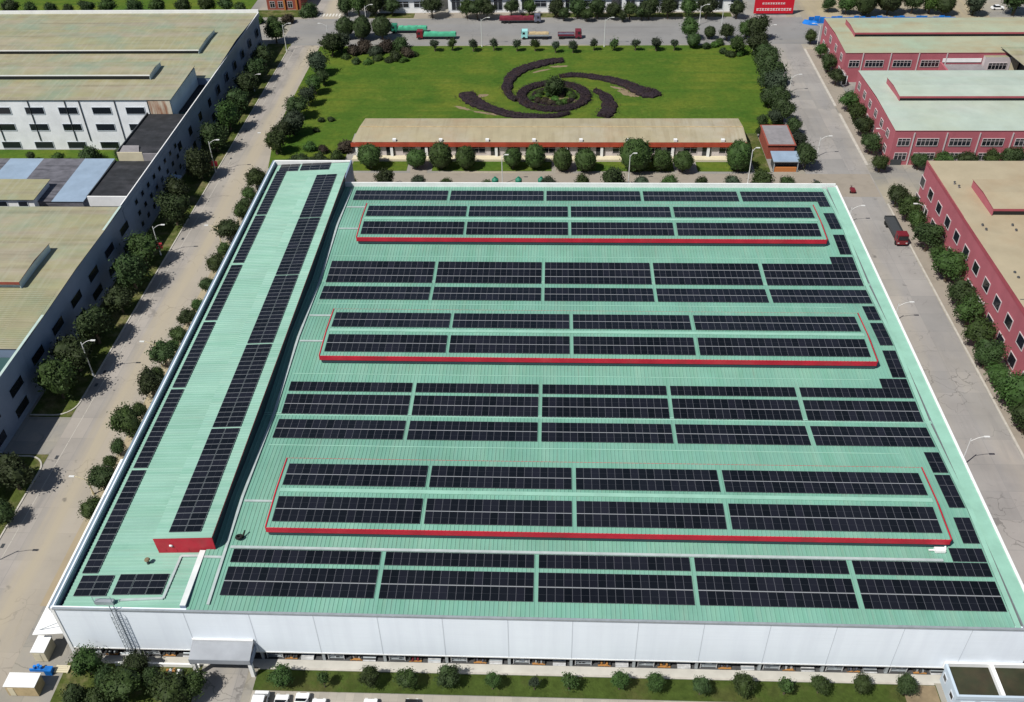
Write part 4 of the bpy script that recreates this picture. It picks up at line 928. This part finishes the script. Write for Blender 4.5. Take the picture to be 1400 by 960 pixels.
tree_row([(-36.44, 72.94, 1.50),(-30.65, 72.76, 1.30),(-24.37, 73.16, 1.50),(-19.34, 73.07, 1.50),(-13.67, 73.45, 1.50),(-7.55, 73.06, 1.09),(3.16, 73.24, 1.49),(9.49, 73.52, 1.29),(14.61, 73.44, 1.29),(20.45, 73.05, 1.08),(26.17, 73.43, 1.38),(31.90, 73.37, 1.47),(36.34, 73.71, 1.18),(42.30, 73.87, 1.28),(48.08, 73.81, 1.47)],
  ['mid','sparsegreen','mid','mid','dark'], 'small tree on the narrow front lawn below the white wall, %s from the left', 'small trees on the front lawn', key=0)
tree((-1.69, 73.11, 0.99), 'sparse', 'thin staked sapling on the front lawn below the white wall', None, name='sapling', zc=2.0)
tree_row([(-64.06, 73.92, 2.03),(-57.88, 70.59, 2.38),(-57.49, 74.33, 1.52),(-54.37, 72.13, 1.40),(-50.45, 70.02, 2.37),(-48.30, 71.18, 1.79),(-63.86, 69.11, 1.58),(-60.18, 68.67, 1.77),(-60.93, 71.95, 1.40)], ['mid','dark','dark','mid'], 'dense tree in the near left garden by the driveway, %s from the left', 'trees of the near left garden', key=0)
tree_row([(-74.02, 339.00, 2.86),(-69.42, 338.17, 3.64),(-63.92, 338.10, 3.37),(-57.74, 338.77, 2.60),(-43.39, 336.31, 3.35),(-30.91, 335.40, 2.83),(-27.00, 334.60, 3.08),(-23.91, 334.56, 2.82),(-15.31, 337.44, 2.58),(-8.87, 337.35, 2.57),(0.39, 335.73, 2.82),(8.05, 334.88, 3.06),(14.92, 334.79, 3.06),(20.48, 333.98, 2.54),(26.30, 333.90, 2.54),(30.04, 333.12, 2.28),(32.87, 333.82, 3.05),(39.49, 334.47, 3.30),(46.55, 334.37, 3.05),(52.83, 334.29, 3.30),(63.12, 334.15, 2.78),(3.20, 332.73, 2.03),(11.04, 331.89, 2.03),(23.40, 331.74, 1.77)],
  ['dark','mid','dark','dark'], 'tree before the white factories at the top, %s from the left', 'trees before the white factories', key=0)
tree_row([(95.73, 340.42, 2.30),(101.25, 338.09, 2.80),(107.56, 337.25, 3.55),(115.97, 337.88, 3.81),(124.14, 338.52, 3.30),(129.86, 338.44, 3.04),(134.86, 336.88, 3.03),(144.48, 336.74, 3.53),(158.24, 336.55, 5.03)], ['dark','mid','balldark','balldark','dark','bright','balldark','grey','dark'], 'tree behind the blue hoarding at the top right, %s from the left', 'trees behind the blue hoarding', key=0)
tree_row([(-196.36, 339.12, 2.64),(-188.67, 338.25, 2.37),(-181.09, 338.15, 2.37),(-175.15, 338.07, 2.10),(-168.44, 338.75, 2.63),(-160.92, 339.42, 2.90),(-150.68, 338.51, 2.63),(-142.89, 339.94, 2.63),(-133.25, 339.04, 2.89),(-124.93, 339.69, 3.15),(-117.67, 340.36, 2.89),(-111.72, 337.98, 2.35)], ['dark','mid'], 'tree beyond the white far parapet of the tan roofs, %s from the left', 'trees beyond the tan roofs', key=0)
tree_row([(-104.39, 331.88, 1.80),(-98.99, 331.08, 2.05),(-93.96, 331.75, 2.31),(-88.26, 339.19, 3.39)], ['bright','dark','bronze','dark'], 'shrub before the red brick building, %s from the left', 'shrubs before the red brick building', key=0, name='shrub', cat='shrub', zc=1.2)
tree_row([(-140.07, 227.55, 1.17),(-132.73, 226.73, 1.56),(-124.13, 227.61, 2.73),(-115.51, 228.49, 1.76)], ['mid','bright','dark','mid'], 'bush at the foot of the white left facade, %s from the left', 'bushes below the white left facade', key=0, name='bush', cat='bush', zc=1.6)

# ------------------------------------------------------------------ swirl of clipped hedges on the lawn
def hedge_strip(label, pts, widths, h=0.8):
    b = MB(); P_ = [Vector(p) for p in pts]; n = len(P_); dense = []; ws = []
    for i in range(n-1):
        for k in range(6):
            t = k/6; p0 = P_[max(i-1,0)]; p1 = P_[i]; p2 = P_[i+1]; p3 = P_[min(i+2,n-1)]
            q = 0.5*((2*p1)+(-p0+p2)*t+(2*p0-5*p1+4*p2-p3)*t*t+(-p0+3*p1-3*p2+p3)*t**3)
            dense.append(q); ws.append(widths[i]*(1-t)+widths[i+1]*t)
    dense.append(P_[-1]); ws.append(widths[-1])
    r = random.Random(len(pts)); prof = [(-0.5,0),(-0.5,0.7),(-0.36,1),(-0.1,1.05),(0.15,0.98),(0.38,1),(0.5,0.7),(0.5,0)]
    for i,q in enumerate(dense):
        d = (dense[min(i+1,len(dense)-1)]-dense[max(i-1,0)]).normalized(); nn = Vector((-d.y,d.x)); w = ws[i]*1.18*r.uniform(0.78,1.14)
        for u,z in prof: b.v.append((q.x+nn.x*u*w, q.y+nn.y*u*w, z*h*r.uniform(0.85,1.12)))
    m_ = len(prof); k = b.m('hedge')
    for i in range(len(dense)-1):
        for j in range(m_-1): b.f.append((i*m_+j,i*m_+j+1,(i+1)*m_+j+1,(i+1)*m_+j)); b.mi.append(k)
    b.f.append(tuple(range(m_))); b.mi.append(k); b.f.append(tuple(reversed(range((len(dense)-1)*m_,len(dense)*m_)))); b.mi.append(k)
    for i in range(len(dense)*34):
        q = dense[r.randrange(len(dense))]; w = 2.0; s = r.uniform(.10,.22)
        j = r.randrange(len(dense)); q = dense[j]; d = (dense[min(j+1,len(dense)-1)]-dense[max(j-1,0)]).normalized(); u = max(-.75,min(.75,r.gauss(0,.36)))*ws[j]*1.2
        x = q.x-d.y*u+r.uniform(-.3,.3); y = q.y+d.x*u+r.uniform(-.3,.3); z = h*r.uniform(.95,1.25)*(1 if abs(u)<ws[j]*.58 else 0.45); a = r.uniform(0,3.1)
        b.poly([(x-s*math.cos(a),y-s*math.sin(a),z),(x+s*.5*math.sin(a),y-s*.5*math.cos(a),z+r.uniform(-.1,.1)),(x+s*math.cos(a),y+s*math.sin(a),z+r.uniform(-.1,.15)),(x-s*.5*math.sin(a),y+s*.5*math.cos(a),z)],'hedge')
    o = b.build('clipped_hedge'); return tag(o, label, 'hedge', 'clipped dark hedges forming the swirl')
def soil_patch(pts): sheet('bare_soil_patch', pts, 0.05, 'soil')
hedge_strip('dark swirl hedge curling up to the far left of the ring', [(-11.03, 265.45),(-13.12, 269.10),(-14.22, 274.44),(-13.42, 282.18),(-10.46, 288.48),(-5.72, 292.58),(-0.64, 295.55),(2.86, 296.13)], [1.2,1.8,2.6,3.2,3.8,3.6,3.2,2.2])
hedge_strip('dark swirl hedge sweeping right with a broad ragged end', [(1.69, 283.25),(6.22, 284.36),(11.38, 283.21),(16.91, 280.94),(21.65, 277.60),(25.34, 273.26),(28.42, 270.59),(30.88, 271.64)], [1.2,2.0,2.4,3.0,3.6,4.4,5.6,3.2])
hedge_strip('dark swirl hedge bending down on the right toward the office roof', [(12.21, 272.76),(14.71, 269.57),(16.02, 264.39),(15.80, 258.87),(13.96, 254.47)], [1.2,2.6,3.4,3.8,3.8])
hedge_strip('dark swirl hedge trailing left to a ragged patch', [(4.41, 256.90),(0.22, 254.95),(-4.58, 254.46),(-10.89, 255.43),(-16.29, 258.38),(-20.75, 261.89),(-24.27, 265.99),(-26.36, 270.71)], [1.2,1.8,2.4,2.8,3.0,3.6,4.4,4.2])
cx, cy = -0.1, 268.8
ring = [(cx+9.6*math.cos(a), cy+9.3*math.sin(a)) for a in [2*math.pi*i/20 for i in range(21)]]
hedge_strip('dark ring hedge at the centre of the lawn swirl', ring, [2.6]*21)
def ragged(cx_, cy_, rx, ry, rot, seed):
    q = random.Random(seed); pts = []
    for i in range(26):
        a = 2*math.pi*i/26; k = q.uniform(0.65,1.1); x, y = rx*k*math.cos(a), ry*k*math.sin(a)
        pts.append((cx_+x*math.cos(rot)-y*math.sin(rot), cy_+x*math.sin(rot)+y*math.cos(rot)))
    soil_patch(pts)
for i,((x,y),rx,ry,rot) in enumerate((((1.69, 291.94),3.4,0.8,0.1),((-4.03, 288.44),4.0,0.6,0.5),((21.95, 271.14),4.2,1.6,-0.7),((19.52, 274.89),3.2,0.8,-0.5),((-19.41, 257.39),5.5,0.7,-0.35),((-26.68, 260.89),3.2,0.9,-0.5),((17.06, 258.86),0.7,3.0,0.0),((1.90, 266.47),5.5,1.7,0.0),((-21.24, 269.64),2.0,1.2,0.2))): ragged(x,y,rx,ry,rot,i+3)
tree((0.13, 269.52, 2.60), 'dark', 'dark leafy tree standing inside the ring hedge', None, zc=3.2, vz=1.1)
hedge_strip('low dark inner ring of planting inside the central ring hedge', [(cx+5.9*math.cos(a), cy+5.6*math.sin(a)) for a in [2*math.pi*i/16 for i in range(17)]], [1.1]*17, 0.5)
tree_row([(-4.61, 268.23, 1.08),(-1.58, 269.28, 1.09),(2.33, 269.27, 1.30),(4.72, 269.79, 1.09),(-1.10, 263.57, 1.07),(1.46, 263.06, 1.07),(4.03, 264.59, 1.07),(-4.77, 265.12, 1.08),(-2.05, 272.54, 1.32),(-4.21, 270.41, 1.31),(3.86, 271.45, 1.53),(5.78, 267.75, 1.30),(-2.62, 264.66, 1.29),(2.74, 264.14, 1.28),(-6.31, 266.74, 1.08),(0.17, 266.20, 1.29)], ['mid','bronze','bright'], 'low shrub inside the ring hedge of the swirl, %s from the left', 'low shrubs inside the ring hedge', key=0, name='low_shrub', cat='shrub', zc=0.6, vz=0.6)

# ------------------------------------------------------------------ lamps
def lamp(xyh, dx, label, group, paint='lamp', banner=False, arm=2.0):
    x, y, h = xyh
    t = thing('street_lamp', label, 'street lamp', (x,y,0), group)
    b = MB(); b.tube((x,y,0),(x,y,h),0.13,0.08,paint,8); b.tube((x,y,0),(x,y,0.5),0.22,0.20,paint,8); b.build('pole', t)
    b = MB(); pts = [(x+dx*arm*u, y, h-0.6+1.1*math.sin(u*1.5)) for u in (0,.25,.5,.75,1)]
    for p,q in zip(pts,pts[1:]): b.tube(p,q,0.06,0.05,paint,6)
    b.build('arm', t)
    e = pts[-1]; x0,x1 = sorted((e[0],e[0]+dx*0.9)); b = MB(); b.box(x0,x1,y-0.16,y+0.16,e[2]-0.08,e[2]+0.08,'lamp'); b.build('lamp_head', t)
    if banner:
        b = MB(); z = banner
        for s in (-1,1): b.box(x+s*0.18 if s>0 else x-0.98, x+0.98 if s>0 else x-0.18, y-0.05, y+0.05, z, z+1.5, 'banner')
        b.build('banner', t)
    return t
GL = 'street lamps along the left road'
lamp((-88.73, 138.38, 8.27), 1, 'plain white street lamp standing in the near left verge', GL)
lamp((-89.72, 181.39, 7.60), 1, 'white lamp with red banner in the left verge, nearer of two', GL, banner=1.8)
lamp((-88.30, 221.17, 8.83), 1, 'white lamp with red banner in the left verge, farther of two', GL, banner=1.8)
lamp((-91.12, 273.02, 4.95), 1, 'plain white lamp among the far trees of the left verge', GL)
lamp((-88.53, 305.47, 8.78), 1, 'tall white lamp at the far end of the left verge', GL)
lamp((-88.9,91.3,8.4), 1, 'street lamp at the left edge whose shadow crosses the road', GL)
for i,q in enumerate(((-76.75, 107.58, 3.77),(-76.19, 141.49, 5.66),(-76.86, 185.91, 4.77),(-76.78, 234.60, 4.29))):
    lamp(q, -1, 'cream street lamp between left road and solar factory, %s from the near end' % ORD[i+1], 'cream lamps beside the solar factory', 'lampcream')
lamp((-76.60, 315.91, 4.99), -1, 'white street lamp at the junction left of the lawn', 'lamps by the junction')
for i,q in enumerate(((-66.03, 331.18, 6.04),(-23.94, 308.85, 9.20),(16.37, 308.53, 9.15),(49.71, 328.46, 6.47),(55.67, 318.73, 10.15),(69.38, 311.98, 5.33))):
    lamp(q, 1, 'tall white lamp on the far road, %s from the left' % ORD[i+1], 'lamps on the far road')
for i,q in enumerate(((69.43, 116.85, 6.85),(69.62, 158.27, 4.45),(69.59, 197.07, 4.16))):
    lamp(q, 1, 'white street lamp just right of the solar factory, %s from the near end' % ORD[i+1], 'lamps right of the solar factory')
lamp((69.34, 230.86, 5.35), 1, 'white street lamp by the guard booth at the right road', 'lamps on the right road'); lamp((69.80, 272.08, 4.97), 1, 'white street lamp beside the lawn at the right road', 'lamps on the right road')
for i,q in enumerate(((85.57, 157.03, 5.94),(85.40, 194.91, 5.99),(86.48, 232.59, 6.61),(85.45, 307.98, 7.15))):
    lamp(q, -1, 'white lamp pole among the trees of the pink factories, %s from the near end' % ORD[i+1], 'lamps before the pink factories')
for i,q in enumerate(((-12.81, 215.33, 7.75),(19.02, 215.52, 8.11),(48.90, 215.70, 9.54))):
    lamp(q, 1, 'slim pole lamp before the office row, %s from the left' % ORD[i+1], 'pole lamps before the office row', arm=0.8)

# ------------------------------------------------------------------ vehicles
def wheel(t, x, y, r, w, org):
    b = MB(); b.tube((x-w/2,y,r),(x+w/2,y,r),r,r,'tyre',14); o = b.build('wheel', t, org)
    b2 = MB(); b2.tube((x-w/2-0.01,y,r),(x+w/2+0.01,y,r),r*0.55,r*0.55,'steel',10); b2.build('rim', o, org); return o
def car(x, y, kind, label, paint='carwhite'):
    """long side on y, nose to +y"""
    org = (x,y,0); t = thing('parked_car', label, 'car', org, 'cars parked below the front lawn')
    L_, W, H = (4.9,1.9,2.0) if kind == 'van' else (4.6,1.8,1.45)
    prof = [(-2.3,0.35),(-2.3,0.85),(-2.0,0.95),(-1.35,H-0.05),(-0.9,H),(0.5,H-0.02),(1.25,0.98),(2.15,0.80),(2.3,0.6),(2.3,0.35)] if kind != 'van' else [(-2.4,0.35),(-2.4,1.1),(-2.3,H-0.05),(-2.0,H),(1.1,H),(1.8,1.15),(2.35,1.0),(2.45,0.7),(2.45,0.35)]
    b = MB(); n = len(prof); cols = [(-1,0.80),(-0.96,1),( -0.8,1),(0.8,1),(0.96,1),(1,0.8)]
    for u,s in cols:
        for py,pz in prof:
            top = max(0,(pz-0.95)/(H-0.95)); xx = u*W/2*(1-0.16*top); b.v.append((x+xx, y+py, 0.35+(pz-0.35)*(0.985 if abs(u)>0.9 else 1)))
    k = b.m(paint)
    for c in range(len(cols)-1):
        for i in range(n-1): b.f.append((c*n+i,(c+1)*n+i,(c+1)*n+i+1,c*n+i+1)); b.mi.append(k)
    b.f.append(tuple(reversed(range(n)))); b.mi.append(k); b.f.append(tuple(range((len(cols)-1)*n,len(cols)*n))); b.mi.append(k)
    for py in (0,): b.poly([(x-W*.45,y-2.2,0.34),(x-W*.45,y+2.2,0.34),(x+W*.45,y+2.2,0.34),(x+W*.45,y-2.2,0.34)],'tyre')
    b.build('body', t)
    g = MB(); a, c_ = ((0.5,H-0.02),(1.25,0.98)) if kind != 'van' else ((1.1,H),(1.8,1.15))
    g.poly([(x-W*.36,y+a[0]+.08,a[1]-.02),(x+W*.36,y+a[0]+.08,a[1]-.02),(x+W*.42,y+c_[0]-.04,c_[1]+.08),(x-W*.42,y+c_[0]-.04,c_[1]+.08)],'glass'); g.build('windscreen', t)
    a, c_ = ((-1.35,H-0.05),(-2.0,0.95)) if kind != 'van' else ((-2.3,H-0.1),(-2.4,1.2))
    g = MB(); g.poly([(x-W*.40,y+c_[0]-.02,c_[1]+.06),(x+W*.40,y+c_[0]-.02,c_[1]+.06),(x+W*.36,y+a[0]-.04,a[1]+.01),(x-W*.36,y+a[0]-.04,a[1]+.01)],'glass'); g.build('rear_window', t)
    for s in (-1,1):
        g = MB(); e = 0.03
        q = [(-1.5,1.02),(0.95,1.02),(0.4,H-0.16),(-1.15,H-0.16)] if kind != 'van' else [(-2.1,1.2),(1.5,1.2),(1.0,H-0.2),(-2.05,H-0.2)]
        pts = [(x+s*(W/2*(1-0.16*max(0,(pz-0.95)/(H-0.95)))+e), y+py, pz) for py,pz in q]
        g.poly(pts if s < 0 else list(reversed(pts)),'glass'); g.build('side_window', t)
        for py in (-1.4,1.4): wheel(t, x+s*(W/2-0.1), y+py, 0.33, 0.22, org)
        b = MB(); b.box(x+s*0.62-0.18,x+s*0.62+0.18,y+(2.26 if kind!='van' else 2.40),y+(2.33 if kind!='van' else 2.48),0.58,0.72,'lamp'); b.build('headlight', t)
    return t
car(-38.9,69.0,'van','white van at the left end of the parking strip')
car(-36.05,68.8,'car','white car with dark windows beside the white van')
car(-33.3,69.1,'car','rounded white car, third from the left in the parking strip')
car(-30.9,68.3,'car','pale car at the near edge, fourth from the left')
car(-23.9,68.5,'car','white car standing alone between gaps in the parking strip')
car(-18.3,68.6,'car','black car in the parking strip, nearest to the white ones','cardark')
car(14.5,68.4,'car','black car far to the right in the parking strip','cardark')
def truck(x, y, head, label, cab, bed, load, L_=9.0, axis='x', group='trucks on the far road', loadh=1.0):
    org = (x,y,0); t = thing('truck', label, 'truck', org, group)
    f = (lambda m_: m_) if axis == 'x' else (lambda m_: m_)
    def add(m_, name):
        if axis == 'y': m_.v = [(x-(py-y), y+(px-x), pz) for px,py,pz in m_.v]
        return m_.build(name, t, org)
    s = head; cx = x+s*(L_/2+0.2)
    b = MB(); a0,a1 = sorted((cx, cx+s*2.2)); 
    b.hexa([(a0,y-1.2,0.6),(a1,y-1.2,0.6),(a1,y+1.2,0.6),(a0,y+1.2,0.6),(a0+(0.25 if s<0 else 0),y-1.15,2.9),(a1-(0.25 if s>0 else 0),y-1.15,2.9),(a1-(0.25 if s>0 else 0),y+1.15,2.9),(a0+(0.25 if s<0 else 0),y+1.15,2.9)],cab)
    add(b,'cab')
    xs = cx+s*2.16; b = MB(); q0,q1 = sorted((xs-0.14*s-0.0, xs+0.06*s)); b.hexa([(q0,y-1.05,1.8),(q1,y-1.05,1.8),(q1,y+1.05,1.8),(q0,y+1.05,1.8),(q0-0.1*s,y-1.0,2.65),(q1-0.1*s,y-1.0,2.65),(q1-0.1*s,y+1.0,2.65),(q0-0.1*s,y+1.0,2.65)],'glass'); add(b,'windscreen')
    b = MB()
    for sy in (-1,1):
        c0,c1 = sorted((cx+s*0.9, cx+s*1.7)); b.box(c0,c1,y+sy*1.21-0.02,y+sy*1.21+0.02,1.8,2.5,'glass')
    add(b,'side_window')
    b = MB(); b.box(x-L_/2,x+L_/2,y-1.22,y+1.22,0.95,1.15,'steel_dark')
    for yy in (-1.22,1.17): b.box(x-L_/2,x+L_/2,y+yy,y+yy+0.05,1.16,1.16+0.55,bed)
    for xx in (-L_/2,L_/2-0.05): b.box(x+xx,x+xx+0.05,y-1.16,y+1.16,1.16,1.16+0.55,bed)
    add(b,'cargo_bed')
    if load:
        b = MB(); n = 6
        for i in range(n):
            u0 = x-L_/2+0.15+i*(L_-0.3)/n; u1 = u0+(L_-0.3)/n; h0 = 1.2+loadh*rnd.uniform(.8,1.05); h1 = 1.2+loadh*rnd.uniform(.8,1.05)
            b.hexa([(u0,y-1.1,1.16),(u1,y-1.1,1.16),(u1,y+1.1,1.16),(u0,y+1.1,1.16),(u0,y-0.9,h0),(u1,y-0.9,h1),(u1,y+0.9,h1),(u0,y+0.9,h0)],load)
        add(b,'load')
    for sy in (-1,1):
        for xx in (cx+s*1.2, x-s*L_*0.22, x-s*L_*0.36):
            b = MB(); b.tube((xx,y+sy*1.1-0.15,0.5),(xx,y+sy*1.1+0.15,0.5),0.5,0.5,'tyre',12); add(b,'wheel')
    for sy in (-0.9,0.9):
        b = MB(); q0,q1 = sorted((cx+s*2.2,cx+s*2.26)); b.box(q0,q1,y+sy-0.18,y+sy+0.18,0.9,1.1,'lamp'); add(b,'headlight')
    return t
truck(-38.6,316.4,-1,'truck with red cab and mint green tarpaulin, nearer of the two green ones','carred','tarp','tarp',11.0)
truck(-48.6,322.2,-1,'truck under mint green tarpaulin behind the one with red cab','tank','tarp','tarp',10.0)
truck(-13.2,331.4,1,'long maroon cargo truck by the far trees','greybox','maroon','maroon',12.0)
truck(-5.3,316.2,-1,'truck with pale cyan cab and sand-coloured load','cyan','steel','sand',7.0,loadh=0.9)
truck(3.9,316.4,1,'maroon open truck just right of the sand-loaded one','maroon','maroon','greybox',5.6,loadh=0.4)
truck(79.0,193.4,-1,'red-cabbed flatbed truck parked beside the right kerb','carred','steel_dark','steel_dark',8.6,'y','truck on the right road',0.25)
x,y = (73.90, 212.16); org = (x,y,0)
t = thing('motor_tricycle', 'small red motor tricycle standing behind the right factory corner', 'tricycle', org)
MB().box(x-0.55,x+0.55,y-1.3,y+0.3,0.5,1.0,'carred').build('cargo_box', t)
b = MB(); b.tube((x,y+0.3,0.7),(x,y+1.2,0.9),0.12,0.1,'carred',8); b.tube((x-0.4,y+1.1,1.15),(x+0.4,y+1.1,1.15),0.04,0.04,'steel_dark',6); b.box(x-0.15,x+0.15,y+0.35,y+0.8,0.85,0.98,'steel_dark'); b.build('frame', t)
for dx,dy in ((-0.6,-0.8),(0.6,-0.8),(0,1.2)): MB().tube((x+dx-0.06,y+dy,0.3),(x+dx+0.06,y+dy,0.3),0.3,0.3,'tyre',12).build('wheel', t)
x,y = (155.14, 342.64); car_ = None
b = MB()
# a pale parked car far off beyond the pink factories
t = thing('parked_car', 'tiny white car on the lane at the top right corner', 'car', (x,y,0))
b.hexa([(x-2.1,y-.85,.3),(x+2.1,y-.85,.3),(x+2.1,y+.85,.3),(x-2.1,y+.85,.3),(x-2.0,y-.8,.9),(x+2.0,y-.8,.9),(x+2.0,y+.8,.9),(x-2.0,y+.8,.9)],'carwhite')
b.hexa([(x-1.5,y-.78,.9),(x+1.0,y-.78,.9),(x+1.0,y+.78,.9),(x-1.5,y+.78,.9),(x-1.0,y-.65,1.45),(x+0.4,y-.65,1.45),(x+0.4,y+.65,1.45),(x-1.0,y+.65,1.45)],'glass','carwhite'); b.build('body', t)
for dx in (-1.3,1.3):
    for dy in (-.8,.8): MB().tube((x+dx,y+dy-.1,.32),(x+dx,y+dy+.1,.32),.32,.32,'tyre',12).build('wheel', t)

# ------------------------------------------------------------------ containers and goods by the near left corner
def container(x0,x1,y0,y1,h,label,wall,roof):
    t = thing('site_cabin', label, 'cabin', (x0,y0,0), 'cabins by the near left corner')
    MB().box(x0,x1,y0,y1,0.1,h,wall).build('wall', t)
    b = MB(); b.box(x0-.1,x1+.1,y0-.1,y1+.1,h+0.003,h+0.12,roof); b.build('roof', t)
    b = MB(); b.box(x0+0.3,x0+1.1,y0-0.04,y0-0.005,0.15,h-0.4,'cream'); b.build('door', t)
container(-72.6,-70.8,75.6,78.2,2.3,'small cream cabin under the white side awning','cream','white')
container(-74.0,-69.8,70.2,72.2,2.3,'longer tan cabin with pale roof near the left frame edge','sand','white')
b = MB(); x,y = (-71.50, 74.25)
for i in range(3): b.tube((x-0.5+0.45*i,y+0.2*(i%2),0),(x-0.5+0.45*i,y+0.2*(i%2),1.0),0.22,0.22,'blue',10)
b.box(x-1.3,x+1.2,y-0.25,y-0.05,0,0.5,'blue'); tag(b.build('blue_drums', o=(x,y,0)), 'cluster of bright blue drums behind the longer tan cabin', 'drums')
x,y = (-69.82, 73.85); b = MB(); b.box(x-.5,x+.5,y-.4,y+.4,0.02,1.0,'blue'); b.box(x-.54,x+.54,y-.44,y+.44,1.002,1.08,'blue'); tag(b.build('blue_bin', o=(x,y,0)), 'blue bin at the right end of the longer tan cabin', 'bin')
x,y = (-68.22, 74.37); b = MB()
for i in range(4): b.box(x-1.0,x+1.0,y-0.6+0.3*i,y-0.35+0.3*i,0.3,0.36,'cream')
for dx in (-0.9,0.8): b.box(x+dx,x+dx+.1,y-.6,y+.55,0.02,0.3,'cream')
tag(b.build('cream_pallet', o=(x,y,0)), 'cream pallet lying beside the blue bin', 'pallet')
b = MB(); x,y = (-54.90, 73.06)
for i in range(10):
    a0,a1 = i*0.63,(i+1)*0.63; b.tube((x+0.6*math.cos(a0),y+0.6*math.sin(a0),0.25),(x+0.6*math.cos(a1),y+0.6*math.sin(a1),0.25),0.22,0.22,'white',8)
tag(b.build('white_ring', o=(x,y,0)), 'white ring-shaped object lying among the near left trees', 'ring')
x,y = (-52.19, 74.27); b = MB()
for i in range(5): b.box(x-1.2+0.5*i,x-0.8+0.5*i,y-0.3,y+0.4,0.02,0.5+0.15*(i%3),['crate_orange','plastic','crate_orange','white','steel_dark'][i])
tag(b.build('goods_pile', o=(x,y,0)), 'pile of orange and grey goods by the driveway garden wall', 'goods')
gw = MB(); gw.box(-61,-48.9,75.25,75.5,0,0.7,'white'); tag(gw.build('garden_wall'), 'low white garden wall left of the driveway', 'wall')

# ------------------------------------------------------------------ light and camera
w = bpy.data.worlds.new('World'); bpy.context.scene.world = w; w.use_nodes = True
nt = w.node_tree; bg = nt.nodes['Background']; sky = nt.nodes.new('ShaderNodeTexSky')
sky.sky_type = 'NISHITA'; sky.sun_disc = False
EL = math.radians(53.6)
ax, ay = -0.762, -0.648      # where the sun stands, seen from above
sky.sun_elevation = EL; sky.sun_rotation = math.atan2(ax, ay)
sky.air_density = 1.0; sky.dust_density = 0.8; sky.ozone_density = 1.0
nt.links.new(sky.outputs[0], bg.inputs['Color']); bg.inputs['Strength'].default_value = 0.055
sl = bpy.data.lights.new('Sun', 'SUN'); sl.energy = 4.4; sl.angle = math.radians(0.53); sl.color = (1.0,0.955,0.88)
so = bpy.data.objects.new('Sun', sl); C.objects.link(so)
d = Vector((ax*math.cos(EL), ay*math.cos(EL), math.sin(EL))); so.rotation_euler = d.to_track_quat('Z','Y').to_euler()
cam = bpy.data.cameras.new('Camera'); co = bpy.data.objects.new('Camera', cam); C.objects.link(co)
R = [[0.9991, -0.010183, 0.041182], [0.03855, 0.623175, -0.781132], [-0.017709, 0.782016, 0.623006]]
co.matrix_world = Matrix([R[0]+[0.0], R[1]+[0.0], R[2]+[CAMZ], [0,0,0,1]])
cam.sensor_fit = 'HORIZONTAL'; cam.sensor_width = 36; cam.lens = 33.4999; cam.clip_end = 5000; cam.clip_start = 1
s = bpy.context.scene; s.camera = co
s.view_settings.view_transform = 'Standard'; s.view_settings.look = 'None'; s.view_settings.gamma = 1; s.view_settings.exposure = 0.28
s.view_settings.use_curve_mapping = False
s.cycles.max_bounces = 5; s.cycles.diffuse_bounces = 2
for o in bpy.data.objects:
    if 'org' in o: del o['org']
